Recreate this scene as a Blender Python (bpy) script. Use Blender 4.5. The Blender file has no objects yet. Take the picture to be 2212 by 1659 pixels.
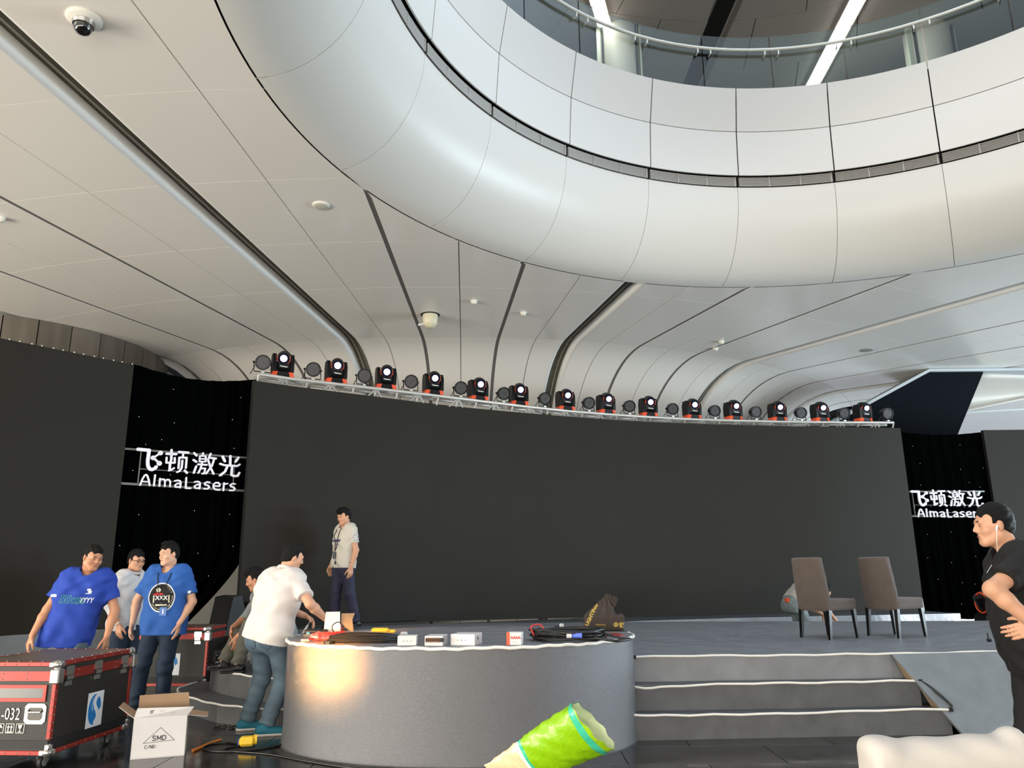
import bpy, bmesh, math, random
import numpy as np
from math import sin, cos, pi, radians, sqrt, atan2
from mathutils import Matrix, Vector

random.seed(7)
SC = bpy.context.scene
COL = SC.collection

# ---------------------------------------------------------------- camera
CAM_H = 1.45
def setup_camera():
    p, r = radians(13.55), radians(0.57)
    fwd = Vector((0, cos(p), sin(p))); up0 = Vector((0, -sin(p), cos(p))); rt0 = Vector((1, 0, 0))
    up = up0 * cos(r) + rt0 * sin(r); rt = rt0 * cos(r) - up0 * sin(r)
    cd = bpy.data.cameras.new('camera'); cd.sensor_fit = 'HORIZONTAL'; cd.sensor_width = 36.0
    cd.lens = 36.0 * 1661.0 / 2212.0; cd.clip_start = 0.05; cd.clip_end = 400
    co = bpy.data.objects.new('camera', cd); COL.objects.link(co)
    m = Matrix((rt, up, -fwd)).transposed().to_4x4(); m.translation = (0, 0, CAM_H)
    co.matrix_world = m
    SC.camera = co
setup_camera()

# ---------------------------------------------------------------- world, lights, exposure
def setup_world():
    w = bpy.data.worlds.new('sky'); SC.world = w; w.use_nodes = True
    nt = w.node_tree; nt.nodes.clear()
    out = nt.nodes.new('ShaderNodeOutputWorld'); bg = nt.nodes.new('ShaderNodeBackground')
    tc = nt.nodes.new('ShaderNodeTexCoord'); sp = nt.nodes.new('ShaderNodeSeparateXYZ')
    cr = nt.nodes.new('ShaderNodeValToRGB')
    cr.color_ramp.elements[0].position = 0.0; cr.color_ramp.elements[0].color = (0.95, 0.95, 0.92, 1)
    cr.color_ramp.elements[1].position = 0.8; cr.color_ramp.elements[1].color = (0.62, 0.76, 1.0, 1)
    nt.links.new(tc.outputs['Generated'], sp.inputs[0]); nt.links.new(sp.outputs['Z'], cr.inputs[0])
    nt.links.new(cr.outputs[0], bg.inputs['Color']); bg.inputs['Strength'].default_value = 1.45
    nt.links.new(bg.outputs[0], out.inputs['Surface'])
setup_world()
def area(name, loc, target, sx, sy, power, col=(1, 1, 1), spread=180):
    l = bpy.data.lights.new(name, 'AREA'); l.shape = 'RECTANGLE'; l.size = sx; l.size_y = sy
    l.energy = power; l.color = col; l.spread = radians(spread)
    o = bpy.data.objects.new(name, l); COL.objects.link(o); o.location = loc
    d = Vector(target) - Vector(loc); o.rotation_euler = d.to_track_quat('-Z', 'Y').to_euler()
    return o
# the tall glass front of the hall, behind the viewpoint and to both sides
area('window_light_back', (-3.0, -7.5, 1.3), (-1.0, 7.0, 6.2), 18.0, 2.6, 920, (1.0, 0.92, 0.80))
area('window_light_left', (-15.0, 0.0, 1.4), (-3.0, 8.0, 5.6), 10.0, 2.6, 1380, (1.0, 0.93, 0.80))
area('window_light_right', (20.5, 10.5, 1.6), (8.0, 15.0, 5.5), 12.0, 2.6, 1900, (0.74, 0.90, 1.0))
# added narrow lamp standing in for low sun through the facade on the podium
area('sun_patch', (-4.2, -5.5, 2.1), (-1.52, 6.75, 0.68), 0.50, 0.30, 15, (1.0, 0.38, 0.10), spread=3.0)
SC.view_settings.view_transform = 'Standard'; SC.view_settings.look = 'None'
SC.view_settings.gamma = 1.0; SC.view_settings.use_curve_mapping = False
SC.view_settings.exposure = 0.80
SC.cycles.use_denoising = True
SC.cycles.max_bounces = 8; SC.cycles.diffuse_bounces = 5; SC.cycles.glossy_bounces = 4; SC.cycles.transmission_bounces = 6
SC.cycles.sample_clamp_indirect = 6.0

# ---------------------------------------------------------------- materials
def lin(c):
    return tuple(((v / 255) / 12.92 if v / 255 <= 0.04045 else ((v / 255 + 0.055) / 1.055) ** 2.4) for v in c)
MATS = {}
def mat(name, col, rough=0.5, metal=0.0, bump=0.0, bscale=60.0, var=0.0, vscale=4.0, emit=0.0, ecol=None,
        trans=0.0, ior=1.45, alpha=1.0, spec=0.5, stretch=None, sheen=0.0, coat=0.0, rvar=0.0, sss=0.0, detail=4.0):
    if name in MATS: return MATS[name]
    m = bpy.data.materials.new(name); m.use_nodes = True; nt = m.node_tree; b = nt.nodes['Principled BSDF']
    c = lin(col) + (1,)
    b.inputs['Base Color'].default_value = c; b.inputs['Roughness'].default_value = rough
    b.inputs['Metallic'].default_value = metal; b.inputs['Specular IOR Level'].default_value = spec
    b.inputs['IOR'].default_value = ior
    if trans: b.inputs['Transmission Weight'].default_value = trans
    if alpha < 1: b.inputs['Alpha'].default_value = alpha
    if sheen: b.inputs['Sheen Weight'].default_value = sheen
    if coat: b.inputs['Coat Weight'].default_value = coat
    if sss:
        b.inputs['Subsurface Weight'].default_value = sss; b.inputs['Subsurface Radius'].default_value = (0.01, 0.004, 0.002)
    if emit:
        b.inputs['Emission Color'].default_value = (lin(ecol) if ecol else c[:3]) + (1,); b.inputs['Emission Strength'].default_value = emit
    if bump or var or rvar:
        tc = nt.nodes.new('ShaderNodeTexCoord'); src = tc.outputs['Object']
        if stretch:
            mp = nt.nodes.new('ShaderNodeMapping'); mp.inputs['Scale'].default_value = stretch
            nt.links.new(src, mp.inputs[0]); src = mp.outputs[0]
        if var or rvar:
            n = nt.nodes.new('ShaderNodeTexNoise'); n.inputs['Scale'].default_value = vscale; n.inputs['Detail'].default_value = detail
            nt.links.new(src, n.inputs['Vector'])
            if var:
                mx = nt.nodes.new('ShaderNodeMix'); mx.data_type = 'RGBA'
                mx.inputs[6].default_value = tuple(max(0, v * (1 - var)) for v in c[:3]) + (1,)
                mx.inputs[7].default_value = tuple(min(1, v * (1 + var)) for v in c[:3]) + (1,)
                mr = nt.nodes.new('ShaderNodeMapRange'); mr.inputs[1].default_value = 0.3; mr.inputs[2].default_value = 0.7
                nt.links.new(n.outputs['Fac'], mr.inputs[0]); nt.links.new(mr.outputs[0], mx.inputs[0])
                nt.links.new(mx.outputs[2], b.inputs['Base Color'])
            if rvar:
                mr2 = nt.nodes.new('ShaderNodeMapRange'); mr2.inputs[1].default_value = 0.3; mr2.inputs[2].default_value = 0.7
                mr2.inputs[3].default_value = max(0.02, rough - rvar); mr2.inputs[4].default_value = min(1, rough + rvar)
                nt.links.new(n.outputs['Fac'], mr2.inputs[0]); nt.links.new(mr2.outputs[0], b.inputs['Roughness'])
        if bump:
            n2 = nt.nodes.new('ShaderNodeTexNoise'); n2.inputs['Scale'].default_value = bscale; n2.inputs['Detail'].default_value = 3
            nt.links.new(src, n2.inputs['Vector'])
            bp = nt.nodes.new('ShaderNodeBump'); bp.inputs['Strength'].default_value = bump; bp.inputs['Distance'].default_value = 0.01
            nt.links.new(n2.outputs['Fac'], bp.inputs['Height']); nt.links.new(bp.outputs[0], b.inputs['Normal'])
    MATS[name] = m
    return m

# ---------------------------------------------------------------- object helpers
def tag(o, label=None, cat=None, group=None, kind=None):
    if label: o['label'] = label
    if cat: o['category'] = cat
    if group: o['group'] = group
    if kind: o['kind'] = kind
    return o
def empty(name, loc=(0, 0, 0), rz=0.0, label=None, cat=None, group=None, kind=None):
    o = bpy.data.objects.new(name, None); o.empty_display_size = 0.1; COL.objects.link(o)
    o.location = loc; o.rotation_euler = (0, 0, rz)
    return tag(o, label, cat, group, kind)
def link_mesh(name, me, m=None, parent=None):
    o = bpy.data.objects.new(name, me); COL.objects.link(o)
    if m is not None and not me.materials: me.materials.append(m)
    if parent is not None: o.parent = parent
    return o
def copy_tree(o, parent=None):
    c = o.copy(); COL.objects.link(c)
    if parent is not None: c.parent = parent
    for ch in o.children: copy_tree(ch, c)
    return c
def rotz(a):
    return np.array([[cos(a), -sin(a), 0], [sin(a), cos(a), 0], [0, 0, 1]])
def rotx(a):
    return np.array([[1, 0, 0], [0, cos(a), -sin(a)], [0, sin(a), cos(a)]])
def roty(a):
    return np.array([[cos(a), 0, sin(a)], [0, 1, 0], [-sin(a), 0, cos(a)]])
def nrm(v):
    v = np.array(v, float); return v / (np.linalg.norm(v) + 1e-12)
def frame(z, x=(0, 0, 1)):
    """rows: x', y', z' with z' along z"""
    z = nrm(z); x = np.array(x, float)
    if abs(z @ nrm(x)) > 0.97: x = np.array([1.0, 0, 0]) if abs(z[0]) < 0.9 else np.array([0, 1.0, 0])
    y = nrm(np.cross(z, x)); x = np.cross(y, z)
    return x, y, z

class MB:
    def __init__(s): s.v = []; s.f = []
    def add(s, vs, fs):
        o = len(s.v); s.v.extend([tuple(map(float, p)) for p in vs]); s.f.extend([tuple(i + o for i in q) for q in fs]); return s
    def box(s, c, size, R=None):
        c = np.array(c, float); h = np.array(size, float) / 2
        P = np.array([[x, y, z] for x in (-1, 1) for y in (-1, 1) for z in (-1, 1)]) * h
        if R is not None: P = P @ np.array(R).T
        return s.add(P + c, [(0, 1, 3, 2), (4, 6, 7, 5), (0, 4, 5, 1), (2, 3, 7, 6), (0, 2, 6, 4), (1, 5, 7, 3)])
    def bbox(s, c, size, b, R=None):
        """box with chamfered edges"""
        c = np.array(c, float); h = np.array(size, float) / 2
        P = []; 
        for x in (-1, 1):
            for y in (-1, 1):
                for z in (-1, 1):
                    g = np.array([x, y, z])
                    for k in range(3):
                        q = g * (h - b); q[k] = g[k] * h[k]; P.append(q)
        P = np.array(P)
        if R is not None: P = P @ np.array(R).T
        bm = bmesh.new()
        for q in P: bm.verts.new(q + c)
        r = bmesh.ops.convex_hull(bm, input=bm.verts)
        bmesh.ops.dissolve_limit(bm, angle_limit=0.01, verts=bm.verts, edges=bm.edges)
        bm.verts.ensure_lookup_table(); bm.verts.index_update()
        s.add([v.co for v in bm.verts], [[v.index for v in f.verts] for f in bm.faces]); bm.free(); return s
    def tube(s, path, r, n=8, closed=False, caps=True):
        path = [np.array(p, float) for p in path]; N = len(path)
        rr = r if hasattr(r, '__len__') else [r] * N
        vs = []; px = None
        for i in range(N):
            a = path[(i - 1) % N] if (closed or i > 0) else path[i]; b = path[(i + 1) % N] if (closed or i < N - 1) else path[i]
            t = nrm(b - a)
            if px is None: x, y, _ = frame(t)
            else:
                x = px - t * (px @ t); x = nrm(x); y = np.cross(t, x)
            px = x
            for k in range(n):
                an = 2 * pi * k / n; vs.append(path[i] + rr[i] * (cos(an) * x + sin(an) * y))
        fs = []
        M = N if closed else N - 1
        for i in range(M):
            j = (i + 1) % N
            for k in range(n): fs.append((i * n + k, i * n + (k + 1) % n, j * n + (k + 1) % n, j * n + k))
        if caps and not closed:
            fs.append(tuple(range(n))[::-1]); fs.append(tuple((N - 1) * n + k for k in range(n)))
        return s.add(vs, fs)
    def lathe(s, prof, n=24, o=(0, 0, 0), R=None, cap0=True, cap1=True):
        vs = []; 
        for (r, z) in prof:
            for k in range(n): vs.append((r * cos(2 * pi * k / n), r * sin(2 * pi * k / n), z))
        vs = np.array(vs)
        if R is not None: vs = vs @ np.array(R).T
        vs = vs + np.array(o, float); fs = []
        for i in range(len(prof) - 1):
            for k in range(n): fs.append((i * n + k, i * n + (k + 1) % n, (i + 1) * n + (k + 1) % n, (i + 1) * n + k))
        if cap0: fs.append(tuple(range(n))[::-1])
        if cap1: fs.append(tuple((len(prof) - 1) * n + k for k in range(n)))
        return s.add(vs, fs)
    def prism(s, poly, h0, h1, f=None):
        """poly in (a,b); f maps (a,b,h)->xyz"""
        f = f or (lambda a, b, h: (a, b, h)); n = len(poly)
        vs = [f(a, b, h0) for a, b in poly] + [f(a, b, h1) for a, b in poly]
        fs = [tuple(range(n))[::-1], tuple(range(n, 2 * n))] + [(k, (k + 1) % n, n + (k + 1) % n, n + k) for k in range(n)]
        return s.add(vs, fs)
    def grid(s, fn, nu, nv, flip=False):
        vs = [fn(i / nu, j / nv) for i in range(nu + 1) for j in range(nv + 1)]
        fs = []
        for i in range(nu):
            for j in range(nv):
                a = i * (nv + 1) + j; q = (a, a + 1, a + nv + 2, a + nv + 1); fs.append(q[::-1] if flip else q)
        return s.add(vs, fs)
    def ball(s, c, r, n=10, m=6, R=None):
        r = np.array(r if hasattr(r, '__len__') else (r, r, r), float)
        vs = [(0, 0, -1)]
        for j in range(1, m):
            ph = -pi / 2 + pi * j / m
            for k in range(n): vs.append((cos(ph) * cos(2 * pi * k / n), cos(ph) * sin(2 * pi * k / n), sin(ph)))
        vs.append((0, 0, 1)); P = np.array(vs) * r
        if R is not None: P = P @ np.array(R).T
        fs = [(0, 1 + (k + 1) % n, 1 + k) for k in range(n)]
        for j in range(m - 2):
            for k in range(n): fs.append((1 + j * n + k, 1 + j * n + (k + 1) % n, 1 + (j + 1) * n + (k + 1) % n, 1 + (j + 1) * n + k))
        L = len(vs) - 1; fs += [(L, L - n + k, L - n + (k + 1) % n) for k in range(n)]
        return s.add(P + np.array(c, float), fs)
    def build(s, name, m, parent=None, smooth=None, fix=True):
        me = bpy.data.meshes.new(name); me.from_pydata(s.v, [], s.f)
        if fix:
            bm = bmesh.new(); bm.from_mesh(me); bmesh.ops.recalc_face_normals(bm, faces=bm.faces); bm.to_mesh(me); bm.free()
        if smooth is not None:
            me.polygons.foreach_set('use_smooth', [True] * len(me.polygons))
            if smooth < 180: me.set_sharp_from_angle(angle=radians(smooth))
        me.update()
        return link_mesh(name, me, m, parent)

def arc_pts(pts, n=6):
    """Catmull-Rom through points"""
    P = [np.array(p, float) for p in pts]; P = [2 * P[0] - P[1]] + P + [2 * P[-1] - P[-2]]; out = []
    for i in range(1, len(P) - 2):
        for k in range(n):
            t = k / n; a, b, c, d = P[i - 1:i + 3]
            out.append(0.5 * (2 * b + (c - a) * t + (2 * a - 5 * b + 4 * c - d) * t * t + (3 * b - a - 3 * c + d) * t ** 3))
    out.append(P[-2]); return out

def ribbon(mb, pts, w, th, f):
    """flat rounded stroke: pts in 2D, f maps (a,b,h)->xyz"""
    pts = [np.array(p, float) for p in pts]
    for i in range(len(pts) - 1):
        a, b = pts[i], pts[i + 1]; d = nrm(b - a); n = np.array([-d[1], d[0]]) * w / 2; poly = []
        for k in range(7):
            an = pi / 2 + pi * k / 6; poly.append(a + w / 2 * (cos(an) * d + sin(an) * nrm(n)))
        for k in range(7):
            an = -pi / 2 + pi * k / 6; poly.append(b + w / 2 * (cos(an) * d + sin(an) * nrm(n)))
        mb.prism([tuple(p) for p in poly], 0, th + 0.0004 * (i % 3), f)

def text_polys(txt, size=1.0, bold=0.0, shear=0.0, align='CENTER'):
    cu = bpy.data.curves.new('text', 'FONT'); cu.body = txt; cu.size = size; cu.offset = bold; cu.shear = shear
    cu.align_x = align; cu.align_y = 'CENTER'; cu.resolution_u = 3
    o = bpy.data.objects.new('text', cu); COL.objects.link(o)
    dg = bpy.context.evaluated_depsgraph_get(); me = bpy.data.meshes.new_from_object(o.evaluated_get(dg))
    V = np.array([v.co[:] for v in me.vertices]); F = [tuple(p.vertices) for p in me.polygons]
    bpy.data.objects.remove(o); bpy.data.curves.remove(cu); bpy.data.meshes.remove(me)
    return V, F
def text_on(name, txt, size, f, m, parent, bold=0.0, shear=0.0, align='CENTER', sub=0):
    V, F = text_polys(txt, size, bold, shear, align); mb = MB()
    if len(V) == 0: return None
    mb.add([f(v[0], v[1], 0.0) for v in V], F)
    return mb.build(name, m, parent)

GLY = {'S': [[(.9, .85), (.7, 1), (.3, 1), (.08, .8), (.2, .6), (.5, .5), (.8, .4), (.92, .2), (.7, 0), (.3, 0), (.08, .15)]], 'M': [[(0, 0), (0, 1), (.5, .25), (1, 1), (1, 0)]], 'D': [[(.05, 0), (.05, 1), (.55, 1), (.85, .8), (.95, .5), (.85, .2), (.55, 0), (.05, 0)]], 'C': [[(.92, .8), (.7, 1), (.35, 1), (.08, .7), (.08, .3), (.35, 0), (.7, 0), (.92, .2)]], '/': [[(.2, -.05), (.8, 1.05)]], 'N': [[(.05, 0), (.05, 1), (.95, 0), (.95, 1)]], 'O': [[(.5, 1), (.15, .85), (.03, .5), (.15, .15), (.5, 0), (.85, .15), (.97, .5), (.85, .85), (.5, 1)]], ':': [[(.48, .1), (.52, .1)], [(.48, .7), (.52, .7)]], 'X': [[(.05, 0), (.95, 1)], [(.05, 1), (.95, 0)]], 'Y': [[(.05, 1), (.5, .45), (.95, 1)], [(.5, .45), (.5, 0)]]}
def stroke_text(name, txt, h, w, adv, th, f, m, parent):
    """plain sign lettering made of strokes, centred on the origin"""
    mb = MB(); L = adv * (len(txt) - 1) + w
    for i, c in enumerate(txt):
        for st_ in GLY[c]: ribbon(mb, [(-L / 2 + i * adv + a * w, (b - .5) * h) for a, b in st_], th, .0006, f)
    return mb.build(name, m, parent)
# ================================================================ the hall
M_CEIL = mat('ceiling aluminium', (230, 225, 217), rough=0.24, spec=0.6, bump=0.02, bscale=3.0)
M_DARK = mat('dark joint', (30, 30, 29), rough=0.8)
M_STRIP = mat('grey joint strip', (104, 100, 97), rough=0.6)
M_BED = mat('trough bed slats', (104, 101, 88), rough=0.7, var=0.25, vscale=3.0, stretch=(1, 1, 1))
M_LIP = mat('trough lip white', (225, 224, 220), rough=0.4)
M_FASCIA = mat('fascia white', (216, 214, 207), rough=0.38, spec=0.5)
M_LOUV = mat('louvre grey', (186, 184, 180), rough=0.55, metal=0.3)
M_UP = mat('upper ceiling grey', (188, 184, 178), rough=0.6)
M_COLUMN = mat('column cream', (224, 214, 206), rough=0.5)
M_STEELW = mat('rail cream paint', (222, 222, 210), rough=0.35)
M_GLASS = mat('balustrade glass', (210, 228, 222), rough=0.02, trans=1.0, ior=1.3)

def floor_material():
    m = mat('black polished stone floor', (34, 33, 32), rough=0.16, spec=0.5, var=0.25, vscale=2.2, rvar=0.09, detail=8)
    return m
fl = MB(); fl.box((2, 12, -0.1), (64, 56, 0.2)); FLOOR = fl.build('floor', floor_material()); tag(FLOOR, 'black polished stone floor of the hall', 'floor', kind='structure')
# stone slabs in the near part of the floor: thin raised tiles with open joints
M_TILE = [mat('stone tile %d' % i, c, rough=r, spec=0.5, var=0.35, vscale=3.0, rvar=0.08, detail=9) for i, (c, r) in enumerate((((50, 48, 45), 0.16), ((57, 55, 51), 0.22), ((45, 44, 42), 0.13)))]
def tile_mesh(w, d, k):
    mb = MB(); mb.bbox((0, 0, 0.006), (w - 0.006, d - 0.006, 0.012), 0.002); me_o = mb.build('floor_tile', M_TILE[k]); me = me_o.data
    bpy.data.objects.remove(me_o); return me
TM = [tile_mesh(1.2, 0.6, k) for k in range(3)]
for ix in range(-5, 5):
    for iy in range(8):
        o = link_mesh('floor_tile', TM[random.randrange(3)], None, FLOOR); o.location = (ix * 1.2 + 0.25 + (iy % 2) * 0.6, 4.2 + iy * 0.6, 0.0)
pv = MB(); pv.box((2, 12, -0.35), (260, 260, 0.2)); tag(pv.build('paving_outside', mat('pale paving', (176, 172, 165), rough=0.9)), 'pale paving outside the glass front of the hall', 'paving', kind='structure')

CC = np.array([-1.74, 26.66]); ZC = 5.8; R1 = 12.6; RHO = 2.1
OO = np.array([3.7, 5.6]); RO = 6.0
def prof(s):
    """s>=0: flat ceiling at radius R1+s, s<0: fillet down into the core"""
    if s >= 0: return R1 + s, ZC, (0.0, 1.0)
    ph = -s / RHO
    if ph < radians(84): return R1 - RHO * sin(ph), ZC - RHO * (1 - cos(ph)), (-sin(ph), cos(ph))
    p = radians(84); e = (ph - p) * RHO
    return R1 - RHO * sin(p) - e * cos(p), ZC - RHO * (1 - cos(p)) - e * sin(p), (-sin(p), cos(p))
def cpt(a, s, u=0.0, w=0.0):
    """a: angle about the core (deg, 0 towards the viewpoint), u sideways, w behind the surface"""
    r, z, n = prof(s); t = radians(a); er = np.array([sin(t), -cos(t)]); et = np.array([cos(t), sin(t)])
    q = CC + er * (r + n[0] * w) + et * u
    return np.array([q[0], q[1], z + n[1] * w])
STEP = 20.06 / 6; A0 = -26.6
NSEC = 40
def seam_kind(i):
    k = i % 6
    return ('trough', 'thin', 'thick', 'thin', 'thick', 'thin')[k]
HALF = {'trough': 0.19, 'thin': 0.006, 'thick': 0.032}
CEIL = None
def clip_panel(vs, faces):
    V = np.array(vs); d = V[:, :2] - OO; L = np.hypot(d[:, 0], d[:, 1]); inside = L < RO
    if not inside.any(): return V, faces
    fs = [f for f in faces if not all(inside[i] for i in f)]
    V2 = V.copy(); sc_ = RO / np.maximum(L, 1e-6)
    V2[inside, :2] = OO + d[inside] * sc_[inside, None]
    used = sorted({i for f in fs for i in f}); mp = {j: k for k, j in enumerate(used)}
    return V2[used], [tuple(mp[i] for i in f) for f in fs]
def sheet(a0, a1, s0, s1, u0, u1, nu, ns, w=0.0, w2=None):
    vs = []; fs = []
    for i in range(nu + 1):
        for j in range(ns + 1):
            t = i / nu; s = s0 + (s1 - s0) * j / ns
            A = cpt(a0, s, u0, w); B = cpt(a1, s, u1, w)
            # follow the circle between the two seams
            a = a0 + (a1 - a0) * t; r, z, n = prof(s); er = np.array([sin(radians(a)), -cos(radians(a))])
            du = u0 * (1 - t) + u1 * t; et = np.array([cos(radians(a)), sin(radians(a))])
            q = CC + er * (r + n[0] * w) + et * du; vs.append((q[0], q[1], z + n[1] * w))
    for i in range(nu):
        for j in range(ns):
            k = i * (ns + 1) + j; fs.append((k, k + ns + 1, k + ns + 2, k + 1))
    return vs, fs
def add_sheet(mb, *a, **k):
    V, F = clip_panel(*sheet(*a, **k))
    if len(F): mb.add(V, F)
    return len(F)
# dark backing above the panels carries them as children
bk = MB(); add_sheet(bk, A0 - 2, A0 + STEP * NSEC, -7.2, 9.8, 0, 0, 120, 80, w=0.30)
CEIL = bk.build('ceiling', M_DARK, smooth=60); tag(CEIL, 'sweeping white panelled ceiling with radiating joints flowing into a round core', 'ceiling', kind='structure')
BANDS = [-7.0, -0.05, 2.6, 4.35, 6.1, 7.8, 9.5]
sol = []
def solid(V, F, th, nfun):
    """close a sheet with a thin rim so that every panel has depth"""
    V = np.array(V); n = len(V); V2 = V + nfun * th; ed = {}
    for f in F:
        for i in range(len(f)):
            e = (f[i], f[(i + 1) % len(f)]); ed[e] = 1
    rim = [(b, a, a + n, b + n) for (a, b) in ed if (b, a) not in ed]
    return np.vstack([V, V2]), list(F) + rim
for i in range(NSEC):
    a0 = A0 + STEP * i; a1 = a0 + STEP; h0 = HALF[seam_kind(i)]; h1 = HALF[seam_kind(i + 1)]
    for b in range(len(BANDS) - 1):
        s0, s1 = BANDS[b] + 0.003, BANDS[b + 1] - 0.003
        if b == 0 and i > 26: continue
        ns = max(3, int((s1 - s0) / (0.22 if s0 > -0.1 else 0.25)))
        V, F = clip_panel(*sheet(a0, a1, s0, s1, h0, -h1, 6, ns))
        if not len(F): continue
        nf = np.array([0, 0, 1.0]) if b else np.array([0, 0.5, 0.6])
        V, F = solid(V, F, 0.03, nf)
        mb = MB(); mb.add(V, F); mb.build('ceiling_panel', M_CEIL, CEIL, smooth=40, fix=False)
# joints
for i in range(NSEC + 1):
    a = A0 + STEP * i; k = seam_kind(i); smin = -7.0 if i <= 26 else -0.05
    if k == 'thick':
        mb = MB(); V, F = clip_panel(*sheet(a, a, smin, 9.5, -0.034, 0.034, 1, 60, w=0.006)); mb.add(V, F); mb.build('joint_strip', M_STRIP, CEIL, fix=False)
    if k == 'trough':
        for sgn, nm in ((-1, 'trough_lip'), (1, 'trough_lip')):
            mb = MB(); NP = 7; ns = 60; vs = []; fs = []
            for q in range(NP + 1):
                an = pi / 2 * q / NP; u = sgn * (0.19 - 0.085 * sin(an)); w = 0.135 * (1 - cos(an))
                for j in range(ns + 1): vs.append(cpt(a, smin + (9.5 - smin) * j / ns, u, w))
            for q in range(NP):
                for j in range(ns): kk = q * (ns + 1) + j; fs.append((kk, kk + 1, kk + ns + 2, kk + ns + 1))
            V, F = clip_panel(vs, fs)
            if len(F): mb.add(V, F); mb.build(nm, M_LIP, CEIL, smooth=60, fix=False)
        mb = MB(); V, F = clip_panel(*sheet(a, a, smin, 9.5, -0.11, 0.11, 1, 60, w=0.14))
        if len(F): mb.add(V, F); mb.build('trough_bed', M_BED, CEIL, fix=False)
        mb = MB(); pts = [cpt(a, smin + (9.5 - smin) * j / 50, 0.02 * (-1 if a < 0 else 1), 0.11) for j in range(51)]
        pts = [p for p in pts if np.hypot(*(p[:2] - OO)) > RO + 0.05]
        if len(pts) > 3: mb.tube(pts, 0.012, 6); mb.build('trough_rail', mat('trough rail', (150, 147, 138), rough=0.5), CEIL, smooth=60)
# plain ceiling outside the panelled field (behind the viewpoint)
ob = MB(); add_sheet(ob, A0 - 32, A0 + STEP * NSEC + 5, 9.52, 21.0, 0, 0, 160, 70)
add_sheet(ob, A0 - 60, A0 - 2.0, -7.2, 9.52, 0, 0, 60, 70)
OUTER = ob.build('ceiling_outer', M_CEIL, smooth=60); tag(OUTER, 'white ceiling continuing behind the viewpoint', 'ceiling', kind='structure')
# roof slab above everything at this level, keeps daylight out
sl = MB(); vs = []; fs = []; NA = 72
for k in range(NA):
    an = 2 * pi * k / NA
    for r in (RO - 0.3, 16, 34): vs.append((OO[0] + r * sin(an), OO[1] + r * cos(an), 6.35))
for k in range(NA):
    j = (k + 1) % NA
    for q in range(2): fs.append((k * 3 + q, k * 3 + q + 1, j * 3 + q + 1, j * 3 + q))
sl.add(vs, fs); tag(sl.build('floor_upper_slab', M_DARK), 'slab of the upper storey above the ceiling', 'slab', kind='structure')

# ---------------------------------------------------------------- round balcony edge of the opening above
BAL = empty('balcony_edge', (OO[0], OO[1], ZC), label='white curved balcony edge sweeping round the opening above the stage', cat='balcony', kind='structure')
def opt(a, r, z): return (r * sin(a), r * cos(a), z - ZC)
SEAM0, SEAMD = -3.2, 16.55; NSEG = 22; SEAMD = 360.0 / 22
bul = [(4.97 + 1.03 * (1 - sin(t)), 5.8 + 1.2 * (1 - cos(t))) for t in [pi / 2 * q / 14 for q in range(15)]]
def ring_band(name, pf, m, k, gap, zgap=0.0, nn=10, th=0.02):
    a0 = radians(SEAM0 + SEAMD * k) + gap / 4.9; a1 = radians(SEAM0 + SEAMD * (k + 1)) - gap / 4.9; mb = MB(); vs = []; fs = []
    for i in range(nn + 1):
        a = a0 + (a1 - a0) * i / nn
        for (r, z) in pf: vs.append(opt(a, r, z))
    n = len(pf)
    for i in range(nn):
        for j in range(n - 1): q = i * n + j; fs.append((q, q + n, q + n + 1, q + 1))
    V = np.array(vs); rad = V.copy(); rad[:, 2] = 0; rad /= np.linalg.norm(rad, axis=1)[:, None]
    V, F = solid(V, fs, th, rad); mb.add(V, F); return mb.build(name, m, BAL, smooth=40, fix=False)
for k in range(NSEG):
    ring_band('bulge_panel', bul, M_FASCIA, k, 0.003)
    ring_band('fascia_panel', [(4.885, 7.16), (4.83, 7.845)], M_FASCIA, k, 0.009)
    ring_band('fascia_panel', [(4.825, 7.855), (4.69, 8.5), (4.69, 8.5), (4.80, 8.5)], M_FASCIA, k, 0.009)
    mb = MB()
    a0 = radians(SEAM0 + SEAMD * k) + 0.004; a1 = radians(SEAM0 + SEAMD * (k + 1)) - 0.004
    for q in range(6):
        z = 7.015 + q * 0.0245; vs = []; fs = []
        for i in range(11):
            a = a0 + (a1 - a0) * i / 10
            vs += [opt(a, 4.955, z), opt(a, 4.94, z + 0.012), opt(a, 5.0, z + 0.012)]
        for i in range(10):
            for j in range(2): c = i * 3 + j; fs.append((c, c + 3, c + 4, c + 1))
        mb.add(vs, fs)
    for q in range(1, 4):
        a = a0 + (a1 - a0) * (q / 3 if q < 3 else 0.985)
        for aa in (a, ):
            mb.box(opt(aa, 4.95, 7.082), (0.012, 0.02, 0.15), rotz(-aa))
    tag(mb.build('air_louvre', M_LOUV, BAL, fix=False), kind='stuff')
# dark core behind the joints
mb = MB(); vs = []; fs = []
pf = [(6.06, 5.9), (5.6, 6.05), (5.2, 6.5), (5.07, 7.0), (5.06, 7.2), (4.98, 7.8), (4.85, 8.42)]
for k in range(73):
    a = 2 * pi * k / 72
    for r, z in pf: vs.append(opt(a, r, z))
for k in range(72):
    for j in range(len(pf) - 1): q = k * len(pf) + j; fs.append((q, q + len(pf), q + len(pf) + 1, q + 1))
mb.add(vs, fs); mb.build('edge_core', M_DARK, BAL, smooth=60, fix=False)
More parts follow.
